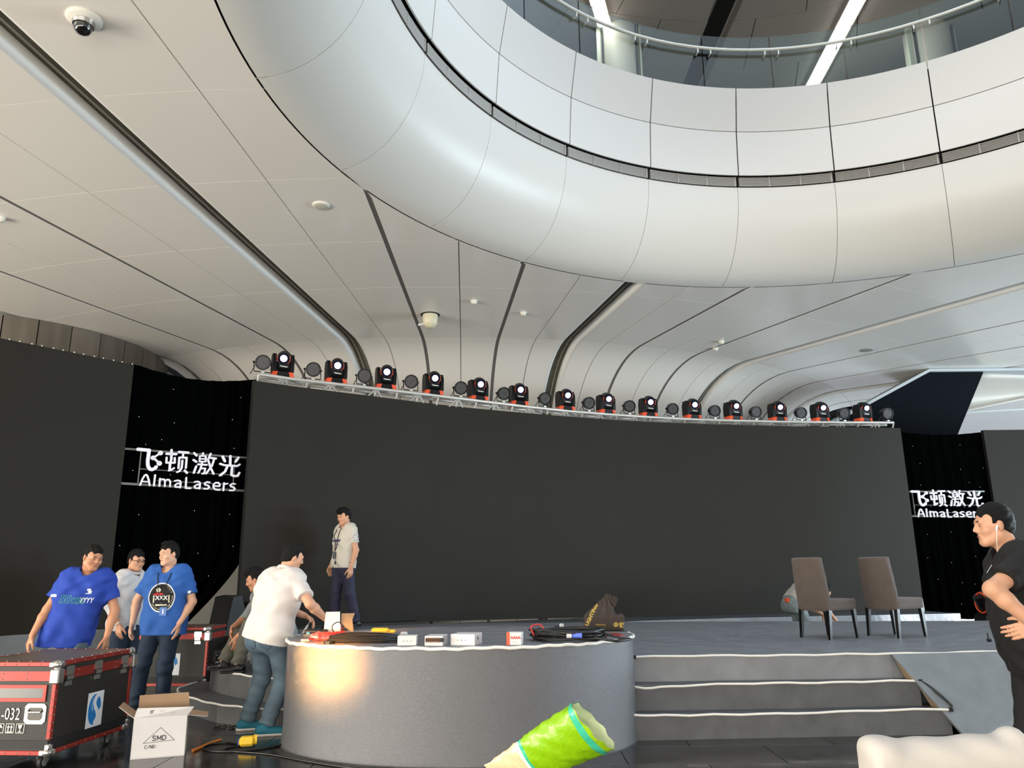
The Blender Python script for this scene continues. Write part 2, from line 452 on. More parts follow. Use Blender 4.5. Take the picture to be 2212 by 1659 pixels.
# upper floor, balustrade, upper ceiling
mb = MB(); vs = []; fs = []
for k in range(73):
    a = 2 * pi * k / 72
    vs += [opt(a, 4.78, 8.42), opt(a, 13.5, 8.42)]
for k in range(72): q = k * 2; fs.append((q, q + 1, q + 3, q + 2))
mb.add(vs, fs); mb.build('upper_floor', mat('upper floor stone', (120, 118, 114), rough=0.3), BAL, fix=False)
GB = empty('glass_balustrade', (OO[0], OO[1], 8.5), label='clear glass balustrade with round cream handrail on the balcony', cat='balustrade')
def gpt(a, r, z): return (r * sin(a), r * cos(a), z - 8.5)
NP_ = 28; J0 = 3.9; JD = 360.0 / NP_
for k in range(NP_):
    a0 = radians(J0 + JD * k) + 0.0018; a1 = radians(J0 + JD * (k + 1)) - 0.0018; mb = MB(); vs = []; fs = []
    for i in range(7):
        a = a0 + (a1 - a0) * i / 6; vs += [gpt(a, 4.73, 8.4), gpt(a, 4.73, 9.42), gpt(a, 4.745, 9.42), gpt(a, 4.745, 8.4)]
    for i in range(6):
        for j in range(4): fs.append((i * 4 + j, i * 4 + (j + 1) % 4, i * 4 + 4 + (j + 1) % 4, i * 4 + 4 + j))
    fs += [(0, 1, 2, 3), (24, 27, 26, 25)]
    mb.add(vs, fs); mb.build('glass_pane', M_GLASS, GB, smooth=30)
    for da in (-0.022, 0.022):
        a = radians(J0 + JD * k) + da; mb = MB(); mb.tube([gpt(a, 4.73, 9.06), gpt(a, 4.655, 9.06), gpt(a, 4.655, 9.12)], 0.012, 6); mb.build('rail_bracket', M_STEELW, GB, smooth=60)
mb = MB(); mb.tube([gpt(2 * pi * k / 96, 4.655, 9.14) for k in range(96)], 0.024, 8, closed=True); mb.build('handrail', M_STEELW, GB, smooth=60)
UC = empty('ceiling_upper', (OO[0], OO[1], 11.3), label='dark grey panelled ceiling of the upper storey', cat='ceiling', kind='structure')
def upt(a, r, z): return (r * sin(a), r * cos(a), z - 11.3)
for k in range(24):
    for (r0, r1) in ((5.1, 6.7), (6.7, 8.2), (8.2, 13.6)):
        off = 0.0 if r0 != 6.7 else 0.5
        a0 = radians(15 * (k + off)) + 0.0012; a1 = radians(15 * (k + off + 1)) - 0.0012; mb = MB(); vs = []; fs = []
        for i in range(5):
            a = a0 + (a1 - a0) * i / 4; vs += [upt(a, r0 + 0.006, 11.3), upt(a, r1 - 0.006, 11.3)]
        for i in range(4): q = i * 2; fs.append((q, q + 2, q + 3, q + 1))
        V, F = solid(vs, fs, 0.05, np.array([0, 0, 1.0])); mb.add(V, F); mb.build('upper_ceiling_panel', M_UP, UC, fix=False)
mb = MB(); vs = []; fs = []
for k in range(73):
    a = 2 * pi * k / 72; vs += [upt(a, 5.0, 11.42), upt(a, 14, 11.42), upt(a, 5.0, 11.3)]
for k in range(72): q = k * 3; fs += [(q, q + 1, q + 4, q + 3), (q + 2, q, q + 3, q + 5)]
mb.add(vs, fs); mb.build('upper_roof', M_DARK, UC, fix=False)
# wall far back on the upper storey
mb = MB(); vs = []; fs = []
for k in range(73):
    a = 2 * pi * k / 72; vs += [(OO[0] + 13.4 * sin(a), OO[1] + 13.4 * cos(a), 8.3), (OO[0] + 13.4 * sin(a), OO[1] + 13.4 * cos(a), 11.5)]
for k in range(72): q = k * 2; fs.append((q, q + 1, q + 3, q + 2))
mb.add(vs, fs); tag(mb.build('wall_upper', mat('upper wall grey', (108, 110, 108), rough=0.7), fix=False), 'grey wall behind the upper balcony', 'wall', kind='structure')
# columns with metal trims
for n_, (x, y, r) in enumerate(((2.05, 12.6, 0.36), (7.95, 12.7, 0.40))):
    c = empty('round_column', (x, y, 8.42), label=('cream round column behind the glass beside the short light strip', 'cream round column behind the glass at the right of the long light strip')[n_], cat='column', group='upper columns', kind='structure')
    mb = MB(); mb.lathe([(r, 0), (r, 2.88)], 28); mb.build('shaft', M_COLUMN, c, smooth=60)
    for s_ in (-1, 1):
        mb = MB(); mb.box((s_ * (r + 0.02), -0.12, 1.44), (0.07, 0.07, 2.88)); mb.build('edge_trim', M_STEELW, c)
        mb = MB(); mb.box((s_ * (r - 0.045), -0.22, 1.44), (0.03, 0.05, 2.88)); mb.build('dark_gap', M_DARK, c)
# light strips in the upper ceiling
M_LED = mat('strip light', (255, 255, 250), emit=12.0, ecol=(255, 252, 240))
for n_, (a, b, w) in enumerate((((6.20, 11.1), (6.42, 15.2), 0.20), ((1.25, 10.6), (1.78, 12.35), 0.17))):
    a = np.array(a); b = np.array(b); d = nrm(b - a); rz = atan2(d[1], d[0]); L = np.linalg.norm(b - a)
    t = empty('strip_light', ((a[0] + b[0]) / 2, (a[1] + b[1]) / 2, 11.3), rz, ('long glowing white strip light in the upper ceiling', 'short glowing white strip light beside the upper column')[n_], 'light', 'upper strip lights')
    mb = MB(); mb.box((0, 0, -0.02), (L, w + 0.1, 0.04)); mb.build('housing', M_COLUMN, t)
    mb = MB(); mb.box((0, 0, -0.05), (L - 0.02, w, 0.03)); mb.build('diffuser', M_LED, t)
t = empty('ceiling_slot', (3.85, 13.0, 11.3), radians(92), label='dark recessed slot in the upper ceiling between panels', cat='slot', kind='structure')
mb = MB(); mb.box((0, 0, -0.004), (2.6, 0.34, 0.012)); mb.build('slot_bed', M_DARK, t)
mb = MB(); mb.box((0, -0.25, -0.01), (2.6, 0.09, 0.02)); mb.build('slot_edge', mat('slot edge', (140, 134, 128), rough=.5), t)
# exit sign up there
t = empty('exit_sign', (4.25, 10.95, 11.26), label='small white emergency light hanging under the upper ceiling', cat='light')
mb = MB(); mb.bbox((0, 0, -0.16), (0.34, 0.06, 0.18), 0.015); mb.build('case', mat('sign case', (214, 214, 208), rough=.4), t)
mb = MB(); mb.box((0, -0.035, -0.13), (0.05, 0.012, 0.05)); mb.build('green_lamp', mat('green lamp', (90, 230, 140), emit=2), t)
mb = MB(); mb.tube([(0, 0, -0.08), (0, 0, 0.04)], 0.015, 6); mb.build('stem', M_DARK, t)

# ---------------------------------------------------------------- round core clad in vertical brown-grey panels (left)
CW = np.array([-10.3, 15.1]); RW = 3.0
CORE = empty('wall_core', (CW[0], CW[1], 0), label='round core wall clad in vertical grey-brown panels above the left screen', cat='wall', kind='structure')
M_CLAD = [mat('core cladding %d' % i, c, rough=0.6, var=0.22, vscale=1.6, stretch=(3, 3, 0.25), detail=6) for i, c in enumerate(((98, 90, 79), (90, 83, 73), (104, 96, 85)))]
for k in range(22):
    a0 = radians(-60 + k * 10.2); a1 = a0 + radians(10.2) - 0.006; mb = MB()
    q = [(RW * sin(a), -RW * cos(a)) for a in (a0, (a0 * 2 + a1) / 3, (a0 + 2 * a1) / 3, a1)]; q2 = [(x * 0.985, y * 0.985) for x, y in q[::-1]]
    mb.prism(q + q2, 0.0, 5.79); mb.build('cladding_panel', M_CLAD[k % 3], CORE)
mb = MB(); mb.lathe([(RW - 0.05, 0), (RW - 0.05, 5.8)], 40, cap0=False, cap1=False); mb.build('core_backing', M_DARK, CORE)

# ---------------------------------------------------------------- right side: dark blue bulkhead hanging behind the screens
NAVY = empty('stair_bulkhead', (9.5, 17.0, 3.0), label='dark navy bulkhead with white top trim behind the right end of the lights', cat='bulkhead', kind='structure')
nv = lambda a, b, h: (a - 9.5, h, b - 3.0)
mb = MB(); mb.prism([(6.9, 4.4), (9.51, 5.72), (10.75, 5.72), (9.35, 3.2), (6.9, 3.2)], 0.0, 1.2, nv); mb.build('navy_face', mat('navy board', (5, 11, 18), rough=0.9, spec=0.15, var=0.1, vscale=8), NAVY)
mb = MB(); mb.prism([(6.9, 4.4), (6.9, 4.47), (9.49, 5.79), (12.6, 5.79), (12.6, 5.73), (9.51, 5.73)], -0.06, 1.3, nv); mb.build('white_trim', mat('white trim', (176, 182, 186), rough=0.35), NAVY)
mb = MB()
def bulge(u, v):
    a0 = np.array([10.7 - 0.62 * v * 1.9, 17.0, 5.72 - 1.02 * v * 1.0]); x = a0[0] + u * 3.2; z = a0[2] + u * (0.0 + 0.72 * v); return (x - 9.5, 0.15 + 0.8 * sin(pi * v * 0.8) * 0.5 + u * 0.6, z - 3.0)
mb.grid(bulge, 8, 10); ob_ = mb.build('curved_soffit', mat('soffit warm grey', (170, 164, 154), rough=0.5), NAVY, smooth=60)
md = ob_.modifiers.new('thick', 'SOLIDIFY'); md.thickness = 0.05; md.offset = 1
# ---------------------------------------------------------------- small ceiling fittings
def disc_fitting(name, loc, label, cat, parts, group=None):
    t = empty(name, loc, label=label, cat=cat, group=group)
    for nm, pr, m in parts:
        mb = MB(); mb.lathe([(r, -z) for r, z in pr], 20); mb.build(nm, m, t, smooth=50)
    return t
M_WP = mat('white plastic', (226, 222, 210), rough=0.35); M_BD = mat('smoked dome', (18, 17, 18), rough=0.06, coat=1.0); M_CHR = mat('chrome ring', (200, 200, 200), rough=0.2, metal=1.0)
disc_fitting('dome_camera', (-3.42, 5.33, ZC), 'white dome security camera with black glass in the top left ceiling', 'camera', [('flange', [(0.13, 0.0), (0.135, 0.012), (0.11, 0.03)], M_WP), ('collar', [(0.085, 0.03), (0.08, 0.07), (0.07, 0.075)], M_CHR), ('dome', [(0.07, 0.07), (0.068, 0.10), (0.05, 0.13), (0.02, 0.142), (0.001, 0.143)], M_BD)])
disc_fitting('ceiling_speaker', (-2.31, 8.62, ZC), 'flat round white ceiling speaker left of the red-taped joint', 'speaker', [('rim', [(0.105, 0), (0.105, 0.012), (0.09, 0.02)], M_WP), ('grille', [(0.09, 0.018), (0.06, 0.024), (0.001, 0.026)], mat('grille', (196, 193, 180), rough=.6))])
t = disc_fitting('recessed_camera', (-1.42, 12.81, ZC), 'cream bell-shaped camera sunk in a dark ceiling hole', 'camera', [('hole', [(0.17, 0.0), (0.17, 0.006), (0.165, 0.008)], M_DARK), ('bell', [(0.13, -0.1), (0.135, 0.08), (0.12, 0.17), (0.08, 0.23), (0.03, 0.25), (0.001, 0.25)], mat('cream plastic', (206, 198, 170), rough=.4))])
mb = MB(); mb.tube([(-0.08, -0.02, -0.17), (-0.2, -0.05, -0.2)], 0.02, 8); mb.build('side_lens', M_WP, t)
for n_, (x, y) in enumerate(((-0.62, 12.12), (0.21, 12.74), (4.16, 15.1), (4.15, 14.61), (-6.39, 8.87))):
    disc_fitting('smoke_detector', (x, y, ZC), ('small white smoke detector nearest the balcony edge, centre', 'small cream smoke detector right of the grey centre joint', 'small cream detector on the right ceiling, lower of two', 'small white detector on the right ceiling, upper of two', 'small white detector at the left picture edge on the ceiling')[n_], 'detector', [('base', [(0.055, 0), (0.055, 0.03), (0.05, 0.032)], M_WP), ('head', [(0.045, 0.03), (0.045, 0.05), (0.03, 0.06), (0.001, 0.062)], M_WP)], 'ceiling detectors')
disc_fitting('ceiling_grille', (7.37, 15.35, ZC), 'flat grey round grille in the right ceiling', 'grille', [('rim', [(0.13, 0), (0.13, 0.01), (0.11, 0.014)], mat('grey rim', (150, 150, 148))), ('mesh', [(0.11, 0.008), (0.001, 0.01)], mat('grey mesh', (92, 94, 94)))])
# red tape on the thick joint
mb = MB(); q = cpt(A0 + STEP * 8, 4.75 - 2.6 + 0.0, 0, 0); V, F = sheet(A0 + STEP * 8, A0 + STEP * 8, 2.85, 3.05, -0.036, 0.036, 1, 4, w=0.012); mb.add(V, F); o = mb.build('red_tape', mat('red tape', (196, 66, 62), rough=.6)); tag(o, 'short strip of red tape across a grey ceiling joint', 'tape')

mb = MB(); mb.prism([(-9.2, 12.4), (-5.6, 13.2), (-3.4, 13.7), (-3.4, 13.82), (-5.6, 13.35), (-9.2, 12.55)], 0, 4.5); tag(mb.build('wall_light_block', mat('backstage board', (120, 118, 112), rough=.8)), 'plain added partition behind the left screen that blocks side light', 'wall', kind='structure')  # added: blocks the left window light, closes the gap beside the curtain
# ================================================================ stage
ZD = 0.652; RIS = ZD / 3
M_CARPET = mat('stage covering grey', (128, 130, 133), rough=0.42, spec=0.5, var=0.13, vscale=5.0, bump=0.25, bscale=120, stretch=(1.0, 2.2, 1.0), rvar=0.1, detail=8)
M_SKIRT = mat('stage skirt grey', (118, 123, 126), rough=0.5, var=0.08, vscale=7.0, bump=0.25, bscale=140)
M_CARPET_SHADED = mat('stage covering shaded', (88, 89, 90), rough=0.45, var=0.16, vscale=6.0, bump=0.3, bscale=120, detail=8)  # darker copy of the deck covering, light difference put into the colour
M_POD = mat('podium silver grey vinyl', (110, 110, 112), rough=0.36, metal=0.35, var=0.10, vscale=55.0, bump=0.42, bscale=150, stretch=(1, 1, 2.2), detail=4)
M_ROPE = mat('white rope light', (232, 228, 218), rough=0.4)
M_WOOD = mat('bare plywood', (150, 128, 102), rough=0.7, var=0.1)
STAGE = empty('stage', (0, 8, 0), label='low grey stage with wide front steps and rounded side steps', cat='stage')
sg = lambda a, b, h: (a, b - 8, h)
def slab(name, poly, z0, z1, m, parent=STAGE):
    mb = MB(); mb.prism(poly, z0, z1, sg); return mb.build(name, m, parent)
E1 = np.array([1.0, 0.045]); E1 = nrm(E1)
deckL = [(-1.9, 8.3), (-2.3, 8.5), (-2.75, 8.9), (-3.05, 9.4), (-3.2, 9.8), (-3.55, 10.45), (-3.72, 10.8), (-3.25, 11.2), (-2.13, 11.95), (-1.4, 12.3)]
deck = [(1.05, 7.50), (3.49, 7.56), (6.4, 7.95), (8.6, 8.6), (8.6, 11.72), (6.5, 11.8), (4.1, 12.05), (2.0, 12.3)] + deckL[::-1] + [(-1.9, 7.5)]
slab('deck', deck, 0.02, ZD, M_CARPET)
def st(x0, x1, y0, y1, yb): return [(x0, y0), (x1, y1), (x1, yb + 0.1), (x0, yb)]
slab('step', st(0.9, 3.82, 7.12, 7.25, 7.46), 0.0, RIS, M_CARPET_SHADED)
slab('step', st(0.9, 3.66, 7.30, 7.41, 7.50), 0.0, 2 * RIS, M_CARPET_SHADED)
RS1, RS2 = 0.18, 0.41
s1 = [(-1.9, 7.72), (-2.25, 7.79), (-2.54, 7.90), (-2.94, 8.12), (-3.34, 8.53), (-3.6, 8.83), (-3.74, 9.08), (-3.80, 9.3), (-3.80, 9.78), (-3.0, 9.8), (-1.9, 8.3)]
s2 = [(-1.9, 8.03), (-2.3, 8.15), (-2.73, 8.39), (-3.0, 8.63), (-3.22, 8.88), (-3.4, 9.12), (-3.49, 9.34), (-3.5, 9.6), (-3.2, 9.85), (-1.9, 8.4)]
slab('side_step', s1, 0.0, RS1, M_CARPET_SHADED); slab('side_step', s2, 0.0, RS2, M_CARPET_SHADED)
# slanting skirt right of the steps
mb = MB(); V = [(3.49, 7.52, ZD), (3.86, 7.10, 0.0), (5.2, 7.5, 0.0), (8.6, 8.25, 0.0), (8.6, 8.62, ZD), (6.4, 7.93, ZD)]; V = [(a, b - 8, c) for a, b, c in V]
back = [(a, b + 0.05, c) for a, b, c in V]; n = len(V)
mb.add(V + back, [tuple(range(n)), tuple(range(2 * n - 1, n - 1, -1))] + [(k, (k + 1) % n, n + (k + 1) % n, n + k) for k in range(n)]); mb.build('slanted_skirt', M_SKIRT, STAGE)
for tri in (((3.50, 7.535, ZD - .004), (3.60, 7.535, 2 * RIS), (3.60, 7.39, 2 * RIS)), ((3.62, 7.40, 2 * RIS - .004), (3.735, 7.40, RIS), (3.735, 7.25, RIS))):
    mb = MB(); T = [np.array(q) - np.array([0, 8, 0]) for q in tri]; mb.add(T + [q + np.array([.012, 0.0, .004]) for q in T], [(0, 1, 2), (5, 4, 3), (0, 3, 4, 1), (1, 4, 5, 2), (2, 5, 3, 0)]); mb.build('end_board', M_WOOD, STAGE)
# base of the main screen (lower, seen past the back edge of the deck)
LEDP = [(-3.75, 10.86), (-3.25, 11.27), (-2.13, 12.05), (-0.84, 12.9), (0.79, 13.72), (2.59, 14.42), (4.47, 14.87), (6.41, 15.16), (7.87, 15.39)]
LEDC = arc_pts(LEDP, 6)
def offset(path, d):
    out = []
    for i, p in enumerate(path):
        a = path[max(0, i - 1)]; b = path[min(len(path) - 1, i + 1)]; t = nrm(np.array(b) - np.array(a)); out.append(np.array(p) + d * np.array([-t[1], t[0]]))
    return out
kf = offset(LEDC, -0.95)[13:]; kb = offset(LEDC, 0.3)[13:]
KERB = empty('screen_plinth', (3, 14.0, 0), label='low grey plinth with glossy front under the main screen', cat='plinth')
mb = MB(); mb.prism([tuple(p) for p in kf + kb[::-1]], 0.0, 0.60, lambda a, b, h: (a - 3, b - 14, h)); mb.build('plinth_body', mat('plinth dark grey', (84, 86, 90), rough=.5, var=.1, vscale=4), KERB)
def kerb_f(u, v):
    i = u * (len(kf) - 1); k = min(int(i), len(kf) - 2); p = kf[k] * (1 - i + k) + kf[k + 1] * (i - k); return (p[0] - 3, p[1] - 14 - 0.012 - 0.01 * sin(40 * u) * (v > 0.5), 0.01 + 0.592 * v)
mb = MB(); mb.grid(kerb_f, 60, 3); mb.build('glossy_front', mat('glossy pale film', (196, 200, 206), rough=0.14, metal=0.5, bump=0.4, bscale=9), KERB, smooth=60, fix=False)

# podium
PC = (-0.485, 7.36); PA, PB = 1.555, 1.11; HP = 0.87
POD = empty('round_podium', (PC[0], PC[1], 0), label='round silver-grey podium bulging out of the stage front', cat='podium')
def ell(r, n=96): return [(PA * r * cos(2 * pi * k / n), PB * r * sin(2 * pi * k / n)) for k in range(n)]
mb = MB(); vs = []; fs = []; N = 120; lev = [(1.006, 0.0), (1.004, 0.03), (1.0, 0.2), (1.0, 0.5), (0.999, 0.845)]
for r, z in lev:
    for k in range(N): vs.append((PA * r * cos(2 * pi * k / N), PB * r * sin(2 * pi * k / N), z))
for i in range(len(lev) - 1):
    for k in range(N): fs.append((i * N + k, i * N + (k + 1) % N, (i + 1) * N + (k + 1) % N, (i + 1) * N + k))
mb.add(vs, fs); mb.build('podium_side', M_POD, POD, smooth=60)
mb = MB(); mb.prism(ell(1.0), 0.845, HP, None); mb.build('podium_top', M_CARPET, POD)
mb = MB(); mb.prism(ell(1.012), 0.0, 0.018, None); mb.build('base_edge', M_CARPET_SHADED, POD)
def rope(pts, label, r=0.011, n=5):
    P = arc_pts(pts, n); P = [p + np.array([0.0, 0.0, 0.004 * sin(i * 1.7) + 0.003 * sin(i * .6)]) for i, p in enumerate(P)]
    c = P[0]; t = empty('rope_light', tuple(c), label=label, cat='rope light', group='white rope lights along the stage edges')
    mb = MB(); mb.tube([p - c for p in P], r, 6); mb.build('tube', M_ROPE, t, smooth=70)
    for e in (P[0], P[-1]):
        mb = MB(); mb.box(e - c, (0.035, 0.03, 0.03)); mb.build('end_cap', M_DARK, t)
    return t
rope([(PC[0] + PA * 1.005 * cos(a), PC[1] + PB * 1.005 * sin(a), HP - 0.012) for a in [pi * 0.93 + pi * 1.14 * k / 20 for k in range(21)]], 'white rope light round the top rim of the podium', r=0.014)
rope([(1.1, 7.49, ZD), (2.0, 7.50, ZD + .003), (2.8, 7.53, ZD), (3.5, 7.545, ZD), (4.4, 7.66, ZD), (5.2, 7.76, ZD)], 'white rope light along the front edge of the stage deck')
rope([(1.05, 7.34, 2 * RIS + .015), (1.1, 7.28, 2 * RIS - .02), (1.5, 7.30, 2 * RIS - .008), (2.3, 7.335, 2 * RIS), (3.0, 7.37, 2 * RIS), (3.66, 7.40, 2 * RIS)], 'white rope light along the middle front step')
rope([(1.0, 7.10, RIS - .05), (1.03, 7.10, RIS), (1.5, 7.12, RIS - .005), (2.1, 7.155, RIS - .01), (3.0, 7.21, RIS), (3.82, 7.24, RIS)], 'white rope light along the lowest front step')
rope([(a, b - 0.004, RS1) for a, b in s1[:9]], 'white rope light round the lower side step')
rope([(a, b - 0.004, RS2) for a, b in s2[:8]], 'white rope light round the upper side step')
rp = arc_pts([(3.66, 7.40, 2 * RIS), (3.73, 7.36, 2 * RIS - .05), (3.80, 7.28, RIS + .08), (3.84, 7.24, RIS + .02)], 6); c = rp[0]
mb = MB(); mb.tube([p - c for p in rp], 0.012, 6); o = mb.build('rope_cable', mat('black rubber', (22, 22, 23), rough=.5), None, smooth=60); o.location = c; tag(o, 'black cable joining two rope lights at the right step ends', 'cable')

# ================================================================ screens
M_LEDS = mat('led screen face', (38, 36, 31), rough=0.65, spec=0.2, var=0.04, vscale=1.2, bump=0.12, bscale=400)
M_LEDB = mat('led cabinet black', (24, 24, 24), rough=0.6)
def screen(name, path, zb, zt, label, d=0.09):
    c = np.array([path[len(path) // 2][0], path[len(path) // 2][1], 0]); t = empty(name, tuple(c), label=label, cat='screen', group='LED screens of the stage set')
    n = len(path)
    zbf = zb if callable(zb) else (lambda u: zb)
    fr = []; 
    mb = MB(); vs = []; fs = []
    for i, p in enumerate(path): u = i / (n - 1); vs += [(p[0] - c[0], p[1] - c[1], zbf(u)), (p[0] - c[0], p[1] - c[1], zt)]
    for i in range(n - 1): fs.append((2 * i, 2 * i + 2, 2 * i + 3, 2 * i + 1))
    mb.add(vs, fs); mb.build('display_face', M_LEDS, t, smooth=60, fix=False)
    q = offset(path, 0.006); q2 = offset(path, d); mb = MB(); vs = []; fs = []
    for i in range(n):
        u = i / (n - 1)
        for a, z in ((q[i], zbf(u)), (q[i], zt), (q2[i], zt), (q2[i], zbf(u))): vs.append((a[0] - c[0], a[1] - c[1], z))
    for i in range(n - 1):
        for j in range(4): fs.append((i * 4 + j, i * 4 + (j + 1) % 4, i * 4 + 4 + (j + 1) % 4, i * 4 + 4 + j))
    fs += [(0, 1, 2, 3), tuple(4 * (n - 1) + k for k in (3, 2, 1, 0))]
    mb.add(vs, fs); mb.build('cabinet_back', M_LEDB, t)
    return t, c
MAINS, _c = screen('led_screen', LEDC, lambda u: 0.735 - 0.13 * min(1, u * 1.6), 4.16, 'wide curved dark LED screen filling the middle of the stage')
mb = MB(); q = offset(LEDC, 0.0)[:16]; q2 = offset(LEDC, 0.25)[:16]; mb.prism([(a[0] - _c[0], a[1] - _c[1]) for a in q + q2[::-1]], ZD, 0.70); mb.build('base_rail', M_LEDB, MAINS)
LL = [np.array(p) for p in ((-7.3, 7.28), (-6.2, 8.7), (-5.13, 10.08))]
SL, cl = screen('led_screen', LL, 0.77, 4.2, 'flat dark LED screen at the left picture edge')
mb = MB(); q = offset(LL, -0.02); q2 = offset(LL, 0.5); mb.prism([(a[0], a[1]) for a in q + q2[::-1]], 0.0, 0.77); o = mb.build('screen_plinth', M_SKIRT); tag(o, 'plain grey plinth under the left LED screen', 'plinth')
mb = MB()
for i in range(7):
    u = (i + 0.5) / 7; p = LL[1] * (1 - u) + LL[2] * u
    for e in (-.07, .07): mb.ball((p[0] + e * .6 - cl[0], p[1] + e * .75 - cl[1] + 0.06, 4.215), 0.011, 6, 4)
mb.build('lifting_studs', mat('bright stud', (235, 232, 220), rough=.3), SL)
RL = [np.array(p) for p in ((9.68, 15.62), (11.2, 15.62), (13.2, 15.4))]
SR_, cr_ = screen('led_screen', RL, 0.45, 4.14, 'dark LED screen at the right picture edge')
mb = MB(); q = offset(RL, -0.02); q2 = offset(RL, 0.5); mb.prism([(a[0], a[1]) for a in q + q2[::-1]], 0.0, 0.45); o = mb.build('screen_plinth', M_SKIRT); tag(o, 'grey plinth under the right LED screen', 'plinth')

# ================================================================ star curtains
M_CURT = mat('black velvet curtain', (3, 4, 4), rough=1.0, spec=0.0)
M_STAR = mat('tiny curtain lamp', (220, 225, 225), emit=0.6)
def curtain(o0, ang, width, z0, z1, label, pull, sag, mirror=False):
    t = empty('star_curtain', (o0[0], o0[1], 0), ang, label, 'curtain', 'black star curtains between the screens'); mb = MB()
    def fn(u, v):
        z = z0 + (z1 - z0) * v; w = pull(z) * width; x = u * w
        amp = 0.012 + 0.03 * (1 - v) ** 1.5
        y = amp * sin(u * 46 + 2.5 * sin(v * 3)) + 0.6 * amp * sin(u * 101 + v * 4)
        zz = z - (sag * sin(pi * u) if v > 0.6 else 0) * max(0, (v - 0.6) / 0.4)
        return (width - x if mirror else x, y, zz)
    mb.grid(fn, 110, 44); mb.build('cloth', M_CURT, t, smooth=70, fix=False)
    mb = MB(); rr = random.Random(3)
    for i in range(26):
        u = ((i * 0.7549 + .05 * rr.random()) % 1) * .94 + .03; v = 0.06 + ((i * 0.5698 + .05 * rr.random()) % 1) * .88; p = fn(u, v); mb.ball((p[0], p[1] - 0.05, p[2]), 0.0045, 5, 3)
    tag(mb.build('star_lamps', M_STAR, t), kind='stuff')
    mb = MB(); mb.tube([(0.02, 0.07, z1 - .2), (width - 0.02, 0.07, z1 - .2)], 0.02, 8); mb.build('top_pole', M_DARK, t, smooth=60)
    return t
A35 = radians(35)
def pullL(z): return 1.0 if z > 1.75 else 1.0 - 0.42 * ((1.75 - z) / 1.0) ** 1.3
oL = np.array([-4.95, 10.25]) + (-0.27) * np.array([cos(A35), sin(A35)]) + 0.16 * np.array([-sin(A35), cos(A35)])
curtain(oL, A35, 1.76, 0.66, 4.27, 'black star curtain left of the main screen behind the larger sign', pullL, 0.12)
def pullR(z): return 1.0 if z > 2.0 else 1.0 - 0.06 * ((2.0 - z) / 1.5)
curtain((7.92, 15.62), radians(3), 1.85, 0.42, 4.12, 'black star curtain right of the main screen behind the smaller sign', pullR, 0.06, mirror=True)
# ================================================================ signs
SIGN_HAN = [(0.042,[(-0.09,0.484),(0.05,0.481),(0.047,0.472),(0.046,0.415),(0.044,0.327),(0.054,0.267),(0.081,0.229),(0.11,0.225),(0.144,0.246),(0.155,0.265)]),(0.024,[(0.107,0.384),(0.192,0.455)]),(0.024,[(0.116,0.38),(0.191,0.315)]),(0.060,[(0.106,0.384),(0.109,0.383)]),(0.058,[(0.19,0.455),(0.194,0.454)]),(0.062,[(0.189,0.316),(0.192,0.314)]),(0.030,[(0.269,0.451),(0.393,0.455)]),(0.028,[(0.328,0.507),(0.336,0.374),(0.326,0.329),(0.327,0.231)]),(0.024,[(0.319,0.226),(0.349,0.237),(0.38,0.263)]),(0.023,[(0.275,0.4),(0.277,0.33),(0.384,0.335),(0.378,0.403)]),(0.030,[(0.423,0.487),(0.546,0.487)]),(0.023,[(0.483,0.478),(0.48,0.415)]),(0.024,[(0.438,0.265),(0.436,0.412),(0.531,0.416),(0.532,0.275)]),(0.024,[(0.479,0.374),(0.479,0.276),(0.458,0.23),(0.426,0.211)]),(0.028,[(0.52,0.239),(0.552,0.209)]),(0.026,[(0.622,0.488),(0.659,0.455)]),(0.026,[(0.622,0.393),(0.662,0.369)]),(0.026,[(0.665,0.306),(0.641,0.215)]),(0.021,[(0.741,0.497),(0.737,0.457)]),(0.019,[(0.701,0.453),(0.78,0.457),(0.785,0.379),(0.703,0.375),(0.701,0.453)]),(0.017,[(0.702,0.412),(0.782,0.417)]),(0.021,[(0.737,0.369),(0.736,0.342)]),(0.023,[(0.686,0.336),(0.803,0.335)]),(0.023,[(0.735,0.324),(0.722,0.273),(0.7,0.218)]),(0.021,[(0.734,0.281),(0.787,0.285),(0.778,0.214),(0.753,0.21)]),(0.024,[(0.843,0.495),(0.81,0.406)]),(0.026,[(0.825,0.439),(0.918,0.432)]),(0.024,[(0.896,0.426),(0.873,0.328),(0.804,0.215)]),(0.024,[(0.815,0.406),(0.853,0.309),(0.904,0.216)]),(0.032,[(1.008,0.466),(1.044,0.404)]),(0.030,[(1.113,0.482),(1.12,0.358)]),(0.032,[(1.225,0.467),(1.192,0.409)]),(0.026,[(0.981,0.363),(1.035,0.348),(1.134,0.347),(1.215,0.346),(1.25,0.371)]),(0.030,[(1.085,0.337),(1.056,0.257),(0.993,0.203)]),(0.030,[(1.148,0.337),(1.148,0.217),(1.181,0.202),(1.234,0.208),(1.254,0.251)])]
